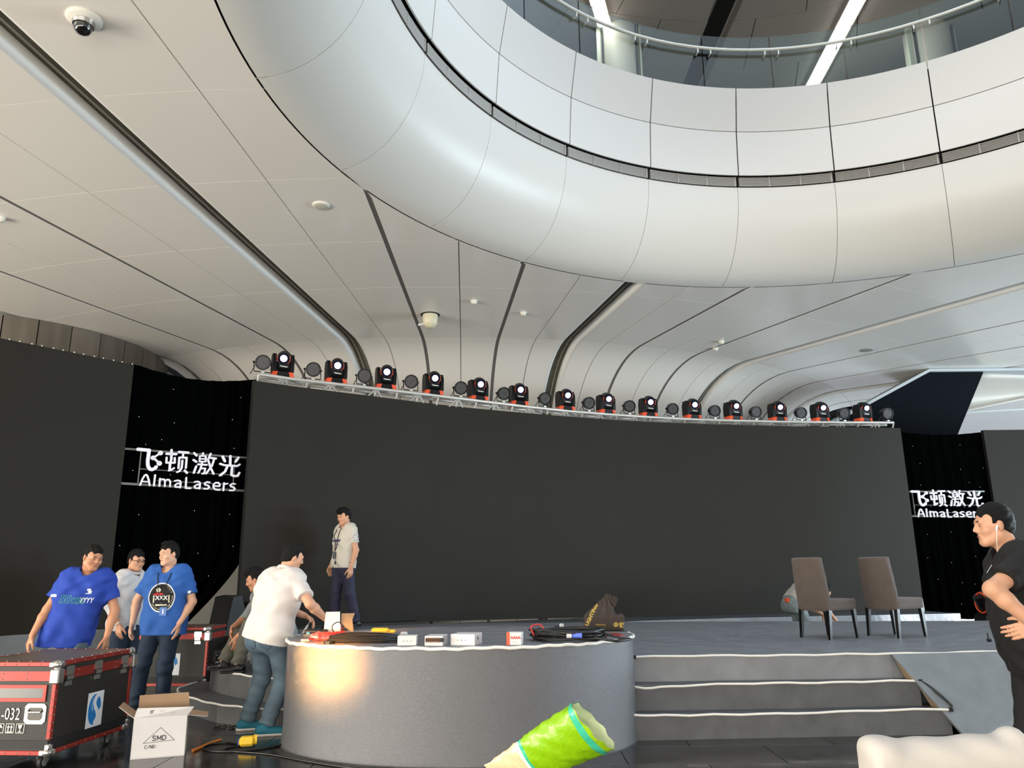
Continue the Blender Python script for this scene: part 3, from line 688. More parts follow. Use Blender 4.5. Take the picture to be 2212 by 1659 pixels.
SIGN_LAT = [(0.021,[(-0.018,0.012),(-0.001,0.082),(0.025,0.144),(0.04,0.153),(0.057,0.141),(0.083,0.078),(0.097,0.014)]),(0.017,[(-0.002,0.06),(0.081,0.06)]),(0.021,[(0.153,0.155),(0.15,0.012)]),(0.021,[(0.217,0.111),(0.218,0.011)]),(0.019,[(0.216,0.085),(0.238,0.103),(0.267,0.105),(0.283,0.08),(0.286,0.01)]),(0.019,[(0.283,0.08),(0.304,0.103),(0.333,0.101),(0.351,0.074),(0.351,0.011)]),(0.019,[(0.404,0.09),(0.44,0.101),(0.474,0.094),(0.485,0.064),(0.482,0.002)]),(0.019,[(0.485,0.059),(0.44,0.057),(0.413,0.034),(0.423,0.008),(0.457,0.008),(0.484,0.028)]),(0.021,[(0.55,0.142),(0.553,0.001),(0.616,0.001)]),(0.019,[(0.66,0.09),(0.697,0.1),(0.728,0.09),(0.737,0.059),(0.735,0.001)]),(0.019,[(0.738,0.054),(0.697,0.057),(0.665,0.033),(0.675,0.007),(0.709,0.004),(0.736,0.027)]),(0.019,[(0.861,0.096),(0.822,0.099),(0.793,0.079),(0.808,0.058),(0.843,0.051),(0.862,0.029),(0.843,0.006),(0.791,0.003)]),(0.019,[(0.917,0.05),(0.996,0.049),(0.999,0.076),(0.975,0.098),(0.94,0.096),(0.916,0.072),(0.914,0.036),(0.934,0.005),(0.97,-0.004),(1.005,-0.002)]),(0.021,[(1.054,0.097),(1.053,-0.007)]),(0.019,[(1.052,0.065),(1.069,0.086),(1.104,0.091)]),(0.019,[(1.207,0.091),(1.166,0.094),(1.141,0.074),(1.156,0.052),(1.192,0.045),(1.21,0.023),(1.191,-0.001),(1.138,-0.003)])]
M_SIGN = mat('white sign letters', (216, 214, 224), rough=0.35, emit=0.10, ecol=(235, 232, 245)); M_BAR = mat('sign frame aluminium', (120, 122, 120), rough=0.45, metal=0.6)
def sign(o0, ang, z, label, sc_=1.0):
    t = empty('logo_sign', (o0[0], o0[1], z), ang, label, 'sign', 'logo signs on the curtains')
    f = lambda a, b, h: (a * sc_, -h - 0.03, b * sc_)
    for nm, D in (('chinese_lettering', SIGN_HAN), ('latin_lettering', SIGN_LAT)):
        mb = MB()
        for w, pts in D: ribbon(mb, [np.array(p) for p in pts], w, 0.03, f)
        mb.build(nm, M_SIGN, t)
    fb = lambda a, b, h: (a * sc_, h + 0.02, b * sc_)
    for (p, q, w) in (((-0.24, 0.49), (1.36, 0.485), 0.026), ((-0.245, 0.03), (1.355, 0.01), 0.03), ((-0.036, 0.47), (-0.036, 0.03), 0.014), ((-0.03, 0.235), (1.2, 0.225), 0.012), ((1.2, 0.46), (1.2, 0.03), 0.012), ((0.2, 0.09), (1.1, 0.09), 0.012)):
        mb = MB(); ribbon(mb, [p, q], w, 0.02, fb); mb.build('frame_bar', M_BAR, t)
    return t
sign(np.array([-4.95, 10.25]), A35, 2.57, 'larger white Chinese and Latin logo sign on the left black curtain')
sign((8.02, 15.45), radians(2), 2.37, 'smaller white logo sign on the right curtain, partly behind the man in black', 1.05)
# ================================================================ lighting truss on top of the main screen
M_ALU = mat('truss aluminium', (216, 214, 208), rough=0.35, metal=0.55)
CHX = [560, 640, 742, 838, 942, 1040, 1128, 1229, 1317, 1408, 1502, 1591, 1689, 1781, 1876, 1930]
CHP = [(-3.73, 11.0), (-3.28, 11.34), (-2.63, 11.72), (-2.0, 12.1), (-1.27, 12.55), (-0.53, 13.02), (0.18, 13.47), (1.05, 13.96), (1.84, 14.31), (2.7, 14.63), (3.61, 14.91), (4.47, 15.08), (5.41, 15.24), (6.31, 15.34), (7.22, 15.42), (7.78, 15.46)]
def chord(x):
    return np.array([np.interp(x, CHX, [p[0] for p in CHP]), np.interp(x, CHX, [p[1] for p in CHP])])
def cdir(x): d = chord(x + 8) - chord(x - 8); return nrm(d)
ZT = 4.285
TR = empty('lighting_truss', (2, 14, ZT), label='curved aluminium box truss lying on top of the main screen', cat='truss')
cx_ = [556] + list(range(580, 1930, 24)) + [1934]
def cpath(off, z): return [np.array([*(chord(x) + off * np.array([-cdir(x)[1], cdir(x)[0]])), z]) - np.array([2, 14, ZT]) for x in cx_]
for off, z, in ((0.0, ZT), (0.27, ZT), (0.12, 4.09), (0.27, 4.09)):
    mb = MB(); mb.tube(cpath(off, z), 0.027, 8); mb.build('chord_tube', M_ALU, TR, smooth=60)
um = MB(); um.tube([(0, 0, 0), (0, 0, 1)], 0.017, 6); uo = um.build('brace', M_ALU, TR, smooth=60); UME = uo.data; bpy.data.objects.remove(uo)
def brace(a, b):
    a = np.array(a) - np.array([2, 14, ZT]); b = np.array(b) - np.array([2, 14, ZT]); d = Vector(b - a); o = link_mesh('brace', UME, None, TR)
    o.location = a; o.rotation_mode = 'QUATERNION'; o.rotation_quaternion = d.to_track_quat('Z', 'Y'); o.scale = (1, 1, d.length)
S_ = [0.0]; xs_ = list(range(556, 1936, 4))
for a, b in zip(xs_[:-1], xs_[1:]): S_.append(S_[-1] + np.linalg.norm(chord(b) - chord(a)))
TOT = S_[-1]; nb = 34
for i in range(nb + 1):
    x = np.interp(TOT * i / nb, S_, xs_); n = np.array([-cdir(x)[1], cdir(x)[0]]); p = chord(x); pr = p + 0.27 * n
    xm = np.interp(min(TOT, TOT * (i + 0.5) / nb), S_, xs_); pm = chord(xm) + 0.12 * np.array([-cdir(xm)[1], cdir(xm)[0]])
    brace((*p, ZT), (*(p + .12 * n), 4.09))
    if i < nb:
        x2 = np.interp(TOT * (i + 1) / nb, S_, xs_); p2 = chord(x2); n2 = np.array([-cdir(x2)[1], cdir(x2)[0]])
        if i % 2 == 0: brace((*p2, ZT), (*(pm), 4.09)); 
        else: brace((*p, ZT), (*(pm), 4.09))
        brace((*p, ZT), (*(p2 + 0.27 * n2), ZT)) if i % 2 else brace((*pr, ZT), (*p2, ZT))
# ---- moving heads
M_MH = mat('moving head black', (10, 10, 13), rough=0.4, spec=0.35); M_OR = mat('orange trim', (226, 84, 44), rough=0.5); M_LENS = mat('lit lens', (220, 225, 255), rough=0.1, emit=3.2, ecol=(214, 222, 255)); M_LENS2 = mat('lens glass ring', (24, 22, 40), rough=0.05, coat=1.0)
M_SLOT = mat('pale handle slot', (190, 190, 184), rough=.5)
def make_head():
    t = empty('moving_head_light')
    mb = MB(); mb.bbox((0, 0, 0.045), (0.25, 0.2, 0.085), 0.012); mb.build('base', M_MH, t)
    for s in (-1, 1):
        mb = MB(); mb.prism([(s * 0.10, -0.11), (s * 0.17, -0.085), (s * 0.178, 0.085), (s * 0.10, 0.11)], 0.0, 0.075, lambda a, b, h: (a + (s * -0.02 if h > 0.05 else 0), b, h)); mb.build('orange_base_cheek', M_OR, t)
        mb = MB(); mb.prism([(-0.10, 0.08), (0.10, 0.08), (0.105, 0.27), (0.075, 0.36), (-0.06, 0.36), (-0.105, 0.27)], s * 0.105, s * 0.158, lambda a, b, h: (h, a, b)); mb.build('yoke_arm', M_MH, t, smooth=30)
    mb = MB(); mb.bbox((0, 0.0, 0.12), (0.26, 0.17, 0.08), 0.02); mb.build('yoke_foot', M_MH, t)
    tilt = radians(20); R = rotz(radians(-12)) @ rotx(tilt)
    hd = lambda P: (np.array(P) @ R.T) + np.array([0.015, -0.02, 0.315])
    # head body: faceted barrel, axis local -Y
    mb = MB(); prof_ = [(0.075, 0.13), (0.095, 0.08), (0.104, 0.0), (0.104, -0.08), (0.092, -0.13)]; vs = []; fs = []; n = 14
    for r, y in prof_:
        for k in range(n): vs.append(hd((r * cos(2 * pi * k / n), y, r * sin(2 * pi * k / n) * 1.05)))
    for i in range(len(prof_) - 1):
        for k in range(n): fs.append((i * n + k, i * n + (k + 1) % n, (i + 1) * n + (k + 1) % n, (i + 1) * n + k))
    fs += [tuple(range(n)), tuple(range(4 * n, 5 * n))[::-1]]; mb.add(vs, fs); H = mb.build('head', M_MH, t, smooth=35)
    mb = MB(); mb.tube([hd((0.098 * cos(a), -0.115, 0.102 * sin(a))) for a in [2 * pi * k / 8 + pi / 8 for k in range(3, 9)]], 0.009, 6); mb.build('orange_ring', M_OR, H)
    mb = MB(); mb.tube([hd((-0.10, -0.115, 0.0)), hd((-0.15, -0.06, -0.005))], 0.011, 6); mb.build('orange_clip', M_OR, H)
    mb = MB(); vs = [hd((0.082 * cos(2 * pi * k / 20), -0.136, 0.082 * sin(2 * pi * k / 20))) for k in range(20)] + [hd((0.078 * cos(2 * pi * k / 20), -0.118, 0.078 * sin(2 * pi * k / 20))) for k in range(20)]
    mb.add(vs, [tuple(range(20))] + [(k, (k + 1) % 20, 20 + (k + 1) % 20, 20 + k) for k in range(20)]); mb.build('lens_ring', M_LENS2, H)
    mb = MB(); vs = [hd((0, -0.152, 0))]; fs = []
    for j, (r, y) in enumerate(((0.03, -0.149), (0.052, -0.140))):
        for k in range(16): vs.append(hd((r * cos(2 * pi * k / 16), y, r * sin(2 * pi * k / 16))))
    fs += [(0, 1 + k, 1 + (k + 1) % 16) for k in range(16)] + [(1 + k, 17 + k, 17 + (k + 1) % 16, 1 + (k + 1) % 16) for k in range(16)]
    mb.add(vs, fs); mb.build('lens', M_LENS, H, smooth=80)
    mb = MB(); mb.prism([(-0.06, 0.165), (-0.045, 0.145), (0.05, 0.14), (0.06, 0.155)], -0.118, -0.108, lambda a, b, h: (a, h, b)); mb.build('handle_slot', M_SLOT, t)
    mb = MB(); mb.bbox((0, -0.03, 0.175), (0.215, 0.17, 0.15), 0.03); mb.build('yoke_cover', M_MH, t)
    return t
# ---- PAR cans
M_PARF = mat('led par face', (46, 46, 47), rough=.4); M_PARD = mat('led lens bead', (118, 118, 120), rough=.25)
def make_par():
    t = empty('par_light')
    R = rotz(radians(-14)) @ rotx(radians(12)); hd = lambda P: (np.array(P) @ R.T) + np.array([0, 0, 0.165])
    mb = MB(); n = 18; pr = [(0.055, 0.16), (0.085, 0.13), (0.108, 0.06), (0.116, -0.03), (0.116, -0.05), (0.1, -0.05), (0.097, -0.03)]; vs = []; fs = []
    for r, y in pr:
        for k in range(n): vs.append(hd((r * cos(2 * pi * k / n), y, r * sin(2 * pi * k / n))))
    for i in range(len(pr) - 1):
        for k in range(n): fs.append((i * n + k, i * n + (k + 1) % n, (i + 1) * n + (k + 1) % n, (i + 1) * n + k))
    fs += [tuple(range(n)), tuple(range((len(pr) - 1) * n, len(pr) * n))]; mb.add(vs, fs); H = mb.build('can', M_MH, t, smooth=40)
    mb = MB(); vs = [hd((0.095 * cos(2 * pi * k / n), -0.033, 0.095 * sin(2 * pi * k / n))) for k in range(n)]; mb.add(vs, [tuple(range(n))]); mb.build('front_plate', M_PARF, H)
    mb = MB()
    for ring, cnt in ((0.025, 6), (0.046, 12), (0.066, 18), (0.085, 22)):
        for k in range(cnt):
            a = 2 * pi * k / cnt; c = hd((ring * cos(a), -0.037, ring * sin(a))); mb.ball(c, 0.0078, 6, 3)
    tag(mb.build('lens_beads', M_PARD, H), kind='stuff')
    mb = MB(); mb.tube([(-0.125, 0.02, 0.165), (-0.125, 0.0, 0.02), (0.125, 0.0, 0.02), (0.125, 0.02, 0.165)], 0.009, 6); mb.build('yoke_bracket', M_MH, t)
    mb = MB(); mb.tube([(-0.10, 0.05, 0.12), (-0.15, 0.12, 0.0)], 0.007, 5); mb.build('rear_bracket', M_MH, t)
    for s in (-1, 1):
        mb = MB(); mb.tube([(s * 0.118, 0.02, 0.165), (s * 0.142, 0.02, 0.165)], 0.016, 8); mb.build('side_knob', M_MH, t)
    mb = MB(); mb.box((0, 0, 0.012), (0.05, 0.04, 0.024)); mb.build('clamp', M_ALU, t)
    return t
MHX = [615, 728, 838, 942, 1040, 1128, 1229, 1317, 1408, 1502, 1591, 1689, 1781, 1876]
PRX = [567, 675, 785, 887, 995, 1088, 1177, 1273, 1361, 1454, 1545, 1635, 1734, 1828, 1920]
ordn = ['first', 'second', 'third', 'fourth', 'fifth', 'sixth', 'seventh', 'eighth', 'ninth', 'tenth', 'eleventh', 'twelfth', 'thirteenth', 'fourteenth', 'fifteenth']
mh = make_head(); pr0 = make_par()
for i, x in enumerate(MHX):
    o = mh if i == 0 else copy_tree(mh); d = cdir(x); n = np.array([-d[1], d[0]]); p = chord(x) + 0.13 * n
    o.location = (p[0], p[1], ZT + 0.0285); o.rotation_euler = (0, 0, atan2(d[1], d[0]) * 0.3 + 0.26 + 0.06 * sin(i * 2.1))
    tag(o, '%s moving head light with orange trim from the left along the truss' % ordn[i], 'moving light', 'moving head lights on the truss')
for i, x in enumerate(PRX):
    o = pr0 if i == 0 else copy_tree(pr0); d = cdir(x); n = np.array([-d[1], d[0]]); p = chord(x) + 0.02 * n
    o.location = (p[0], p[1], ZT + 0.0285); o.rotation_euler = (0, 0, atan2(d[1], d[0]) * 0.3 + 0.36 + 0.05 * sin(i * 1.3))
    tag(o, '%s black PAR can from the left along the truss' % ordn[i], 'par light', 'PAR cans on the truss')
# ================================================================ smooth-solid kit (signed distance fields -> one continuous mesh)
class SDF:
    def __init__(s, lo, hi, h):
        s.lo = np.array(lo, float); s.h = h; s.n = np.ceil((np.array(hi) - s.lo) / h).astype(int) + 1
        s.x, s.y, s.z = [(s.lo[i] + h * np.arange(s.n[i])).astype(np.float32) for i in range(3)]
        s.v = np.full(tuple(s.n), 1.0, np.float32)
    def _blk(s, lo, hi):
        a = np.clip(np.floor((np.array(lo) - s.lo) / s.h).astype(int), 0, s.n); b = np.clip(np.ceil((np.array(hi) - s.lo) / s.h).astype(int) + 1, 0, s.n)
        if (b <= a).any(): return None
        sl = tuple(slice(a[i], b[i]) for i in range(3))
        return sl, s.x[sl[0]][:, None, None], s.y[sl[1]][None, :, None], s.z[sl[2]][None, None, :]
    def _mix(s, sl, d, k, sub=False):
        o = s.v[sl]
        if sub:
            if k <= 0: s.v[sl] = np.maximum(o, -d); return
            h = np.clip(0.5 - 0.5 * (o + d) / k, 0, 1); s.v[sl] = o * (1 - h) - d * h + k * h * (1 - h)
        else:
            if k <= 0: s.v[sl] = np.minimum(o, d); return
            h = np.clip(0.5 + 0.5 * (o - d) / k, 0, 1); s.v[sl] = o * (1 - h) + d * h - k * h * (1 - h)
    def cap(s, a, b, ra, rb=None, k=0.02, sub=False, flat=None):
        """tapered capsule; flat=(axis, factor) squeezes it along an axis"""
        rb = ra if rb is None else rb; a = np.array(a, float); b = np.array(b, float); R = max(ra, rb) + k + 2.5 * s.h + 0.012
        B = s._blk(np.minimum(a, b) - R, np.maximum(a, b) + R)
        if B is None: return s
        sl, X, Y, Z = B; ba = b - a; L = ba @ ba + 1e-9
        px, py, pz = X - a[0], Y - a[1], Z - a[2]
        t = np.clip((px * ba[0] + py * ba[1] + pz * ba[2]) / L, 0, 1)
        dx, dy, dz = px - t * ba[0], py - t * ba[1], pz - t * ba[2]
        d2 = dx * dx + dy * dy + dz * dz
        if flat is not None:
            n = nrm(flat[0]); f = flat[1]; q = dx * n[0] + dy * n[1] + dz * n[2]; d2 = d2 + (f * f - 1) * q * q
        s._mix(sl, np.sqrt(d2) - (ra + t * (rb - ra)), k, sub); return s
    def cone(s, a, b, ra, rb, k=0.02, rnd=0.006, flat=None):
        """flat-ended tapered cylinder"""
        a = np.array(a, float); b = np.array(b, float); R = max(ra, rb) + k + 2.5 * s.h + 0.012
        B = s._blk(np.minimum(a, b) - R, np.maximum(a, b) + R)
        if B is None: return s
        sl, X, Y, Z = B; ba = b - a; L = np.linalg.norm(ba); e = ba / L
        px, py, pz = X - a[0], Y - a[1], Z - a[2]; t = px * e[0] + py * e[1] + pz * e[2]
        dx, dy, dz = px - t * e[0], py - t * e[1], pz - t * e[2]; d2 = dx * dx + dy * dy + dz * dz
        if flat is not None:
            n = nrm(flat[0]); f = flat[1]; q = dx * n[0] + dy * n[1] + dz * n[2]; d2 = d2 + (f * f - 1) * q * q
        rr = ra + np.clip(t / L, 0, 1) * (rb - ra); q1 = np.sqrt(d2) - rr + rnd; q2 = np.maximum(-t, t - L) + rnd
        d = np.minimum(np.maximum(q1, q2), 0) + np.sqrt(np.maximum(q1, 0) ** 2 + np.maximum(q2, 0) ** 2) - rnd
        s._mix(sl, d, k); return s
    def ell(s, c, r, R=None, k=0.02, sub=False):
        c = np.array(c, float); r = np.array(r, float); M = max(r) + k + 2.5 * s.h + 0.012
        B = s._blk(c - M, c + M)
        if B is None: return s
        sl, X, Y, Z = B; px, py, pz = X - c[0], Y - c[1], Z - c[2]
        if R is not None:
            px, py, pz = (R[0, 0] * px + R[1, 0] * py + R[2, 0] * pz, R[0, 1] * px + R[1, 1] * py + R[2, 1] * pz, R[0, 2] * px + R[1, 2] * py + R[2, 2] * pz)
        k0 = np.sqrt((px / r[0]) ** 2 + (py / r[1]) ** 2 + (pz / r[2]) ** 2); k1 = np.sqrt((px / r[0] ** 2) ** 2 + (py / r[1] ** 2) ** 2 + (pz / r[2] ** 2) ** 2) + 1e-9
        s._mix(sl, k0 * (k0 - 1) / k1, k, sub); return s
    def rbox(s, c, half, rnd, R=None, k=0.02, sub=False):
        c = np.array(c, float); half = np.array(half, float); M = np.linalg.norm(half) + k + 2.5 * s.h + 0.012
        B = s._blk(c - M, c + M)
        if B is None: return s
        sl, X, Y, Z = B; px, py, pz = X - c[0], Y - c[1], Z - c[2]
        if R is not None:
            px, py, pz = (R[0, 0] * px + R[1, 0] * py + R[2, 0] * pz, R[0, 1] * px + R[1, 1] * py + R[2, 1] * pz, R[0, 2] * px + R[1, 2] * py + R[2, 2] * pz)
        qx, qy, qz = [np.abs(p) - (half[i] - rnd) for i, p in enumerate((px, py, pz))]
        d = np.sqrt(np.maximum(qx, 0) ** 2 + np.maximum(qy, 0) ** 2 + np.maximum(qz, 0) ** 2) + np.minimum(np.maximum(np.maximum(qx, qy), qz), 0) - rnd
        s._mix(sl, d, k, sub); return s
    def cut(s, p, n, k=0.0):
        n = nrm(n); d = (s.x[:, None, None] - p[0]) * n[0] + (s.y[None, :, None] - p[1]) * n[1] + (s.z[None, None, :] - p[2]) * n[2]
        s.v = np.maximum(s.v, d.astype(np.float32)); return s
    def ripple(s, fn):
        s.v += np.where(np.abs(s.v) < 0.06, fn(s.x[:, None, None], s.y[None, :, None], s.z[None, None, :]), 0).astype(np.float32); return s
    def mesh(s):
        v = s.v; h = s.h
        v[0] = v[-1] = 1; v[:, 0] = v[:, -1] = 1; v[:, :, 0] = v[:, :, -1] = 1
        g = v < 0
        c = g[:-1, :-1, :-1].astype(np.int8)
        tot = np.zeros_like(c)
        for i in (0, 1):
            for j in (0, 1):
                for k in (0, 1): tot += g[i:g.shape[0] - 1 + i, j:g.shape[1] - 1 + j, k:g.shape[2] - 1 + k]
        I, J, K = np.nonzero((tot > 0) & (tot < 8)); N = len(I)
        idx = -np.ones(c.shape, np.int32); idx[I, J, K] = np.arange(N)
        acc = np.zeros((N, 3)); cnt = np.zeros(N)
        cor = [(i, j, k) for i in (0, 1) for j in (0, 1) for k in (0, 1)]
        vals = {q: v[I + q[0], J + q[1], K + q[2]] for q in cor}
        for a in cor:
            for ax in range(3):
                if a[ax]: continue
                b = list(a); b[ax] = 1; b = tuple(b); va, vb = vals[a], vals[b]; m = (va < 0) != (vb < 0)
                t = np.where(m, va / np.where(m, va - vb, 1), 0); p = np.zeros((N, 3)); p[:, 0], p[:, 1], p[:, 2] = a; p[:, ax] += t
                acc[m] += p[m]; cnt[m] += 1
        P = s.lo + h * (np.stack([I, J, K], 1) + acc / cnt[:, None])
        F = []
        for ax in range(3):
            o1, o2 = [(1, 2), (2, 0), (0, 1)][ax]
            sa = [slice(1, -1)] * 3; sa[ax] = slice(0, -1); sb = [slice(1, -1)] * 3; sb[ax] = slice(1, None)
            A = g[tuple(sa)]; B = g[tuple(sb)]; pos = np.argwhere(A != B)
            if not len(pos): continue
            first = A[tuple(pos.T)]; base = pos.copy(); base[:, o1] += 1; base[:, o2] += 1
            def cell(d1, d2):
                q = base.copy(); q[:, o1] -= d1; q[:, o2] -= d2; return idx[tuple(q.T)]
            q = np.stack([cell(0, 0), cell(1, 0), cell(1, 1), cell(0, 1)], 1); q[~first] = q[~first][:, ::-1]; F.append(q)
        return P, np.concatenate(F)
    def build(s, name, m, parent=None, origin=(0, 0, 0)):
        P, F = s.mesh(); me = bpy.data.meshes.new(name); me.vertices.add(len(P)); me.vertices.foreach_set('co', (P - np.array(origin)).astype(np.float32).ravel())
        me.loops.add(F.size); me.loops.foreach_set('vertex_index', F.astype(np.int32).ravel()); me.polygons.add(len(F))
        me.polygons.foreach_set('loop_start', np.arange(0, F.size, 4, dtype=np.int32)); me.polygons.foreach_set('use_smooth', np.ones(len(F), bool)); me.update(calc_edges=True); me.validate()
        return link_mesh(name, me, m, parent)
    def hit(s, p, d, maxd=0.6):
        """march from p along d until the solid is met"""
        p = np.array(p, float); d = nrm(d); st_ = s.h * 0.5; prev = 1.0
        for i in range(int(maxd / st_)):
            q = p + d * st_ * i; g = (q - s.lo) / s.h; i0 = np.floor(g).astype(int)
            if (i0 < 0).any() or (i0 >= s.n - 1).any(): continue
            f = g - i0; w = 0.0
            for a in (0, 1):
                for b in (0, 1):
                    for c in (0, 1): w += s.v[i0[0] + a, i0[1] + b, i0[2] + c] * (f[0] if a else 1 - f[0]) * (f[1] if b else 1 - f[1]) * (f[2] if c else 1 - f[2])
            if w < 0: return q - d * st_ * (0 if prev - w == 0 else -w / (prev - w))
            prev = w
        return None

# ================================================================ chairs on the stage
M_CHF = mat('taupe suede', (86, 75, 68), rough=0.85, var=0.12, vscale=6, sheen=0.15, bump=0.1, bscale=90); M_LEG = mat('black lacquer leg', (14, 13, 13), rough=0.22, coat=0.4)
def make_chair():
    t = empty('dining_chair')
    g = SDF((-0.28, -0.34, 0.26), (0.28, 0.28, 0.95), 0.011)
    g.rbox((0, 0.0, 0.375), (0.225, 0.225, 0.062), 0.025, k=0.0); g.build('seat', M_CHF, t)
    g = SDF((-0.28, -0.42, 0.24), (0.28, 0.1, 0.95), 0.011)
    Rb = rotx(radians(6.5)); g.rbox((0, -0.235, 0.60), (0.222, 0.036, 0.30), 0.026, R=Rb, k=0.0)
    for sx in (-1, 1): g.cut((sx * 0.225, 0, 0.45), (sx, 0, 0.07))
    g.build('backrest', M_CHF, t)
    for sx, sy in ((-1, -1), (1, -1), (-1, 1), (1, 1)):
        mb = MB(); a = np.array([sx * 0.195, sy * 0.19 - (0.02 if sy < 0 else 0), 0.33]); b = np.array([sx * 0.20, sy * 0.215 - (0.02 if sy < 0 else 0), 0.0])
        vs = [a + np.array([i, j, 0]) * 0.022 for i in (-1, 1) for j in (-1, 1)] + [b + np.array([i, j, 0]) * 0.015 for i in (-1, 1) for j in (-1, 1)]
        mb.add(vs, [(0, 1, 3, 2), (4, 6, 7, 5), (0, 2, 6, 4), (1, 5, 7, 3), (0, 4, 5, 1), (2, 3, 7, 6)]); mb.build('leg', M_LEG, t)
    return t
c0 = make_chair(); c0.location = (3.625, 9.27, ZD); c0.rotation_euler = (0, 0, radians(-62)); tag(c0, 'taupe upholstered dining chair on the stage, nearer the bending worker', 'chair', 'taupe chairs on the stage')
c1 = copy_tree(c0); c1.location = (4.45, 9.37, ZD); c1.rotation_euler = (0, 0, radians(-64)); tag(c1, 'taupe upholstered dining chair on the stage, nearer the right curtain', 'chair')

# ================================================================ flight cases
M_LAM = mat('black laminate', (44, 43, 40), rough=0.5, spec=0.4, bump=0.15, bscale=160); M_RED = mat('red anodised edge', (146, 46, 38), rough=0.4, metal=0.3, var=0.1, vscale=12); M_ST = mat('stamped steel', (172, 170, 164), rough=0.28, metal=0.85); M_PAPER = mat('white sticker', (226, 230, 232), rough=.5); M_BLUE = mat('logo blue', (30, 122, 190), rough=.5); M_PRINT = mat('white print', (214, 212, 204), rough=.6); M_TIRE = mat('caster rubber', (28, 28, 28), rough=.6); M_DIRT = mat('dusty lid', (104, 94, 80), rough=0.5, var=0.35, vscale=6, stretch=(1, 4, 1))
def sticker(parent, f, w, h):
    mb = MB(); mb.prism([(-w / 2, -h / 2), (w / 2, -h / 2), (w / 2, h / 2), (-w / 2, h / 2)], 0, 0.002, f); s_ = mb.build('logo_sticker', M_PAPER, parent)
    ob_ = [(-0.03 * w + 0.40 * w * cos(a), 0.44 * h * sin(a)) for a in [2 * pi * k / 28 for k in range(28)]]; mb = MB(); mb.prism(ob_, 0.002, 0.0026, f); mb.build('blue_disc', M_BLUE, s_)
    mb = MB(); ribbon(mb, [(p[0] * w, p[1] * h) for p in ((.34, .40), (.16, .41), (.0, .33), (-.06, .20), (.0, .07), (.12, -.04), (.19, -.16), (.17, -.28), (.05, -.38))], .17 * w, .0012, lambda a_, b_, h_: f(a_, b_, h_ + .002)); mb.prism([(.45 * w, -.46 * h), (.45 * w, .02 * h), (.33 * w, .02 * h), (.22 * w, -.1 * h), (.2 * w, -.3 * h), (.0, -.46 * h)], 0.002, 0.0033, f); mb.build('white_swoosh', M_PAPER, s_)
    mb = MB(); ribbon(mb, [(-.16 * w, .33 * h), (-.21 * w, .1 * h), (-.16 * w, -.02 * h)], .02 * w, .0014, lambda a_, b_, h_: f(a_, b_, h_ + .002)); mb.build('white_hairline', M_PAPER, s_)
def rivets(parent, pts, nrmv, r=0.006):
    mb = MB()
    for p in pts: mb.ball(p, r, 6, 4)
    tag(mb.build('rivets', M_ST, parent), kind='stuff')
def latch(parent, c, R):
    """butterfly latch; R columns: along width, up, outwards"""
    f = lambda a, b, h: np.array(c) + R @ np.array([a, b, h]); t = MB()
    t.prism([(-0.045, -0.015), (0.045, -0.015), (0.048, 0.04), (0.04, 0.05), (-0.04, 0.05), (-0.048, 0.04)], 0, 0.012, f); o = t.build('latch', M_ST, parent)
    t = MB(); t.prism([(-0.036, -0.05), (0.036, -0.05), (0.036, -0.02), (-0.036, -0.02)], 0, 0.02, f); t.build('latch_bow', M_ST, o)
    t = MB(); t.prism([(-0.04, -0.095), (0.04, -0.095), (0.036, -0.06), (-0.036, -0.06)], 0, 0.008, f); t.build('latch_foot', M_ST, o)
    t = MB(); t.prism([(-0.05, -0.06), (-0.038, -0.06), (-0.038, -0.02), (-0.05, -0.02)], 0, 0.014, f); t.build('latch_shadow', M_TIRE, o)
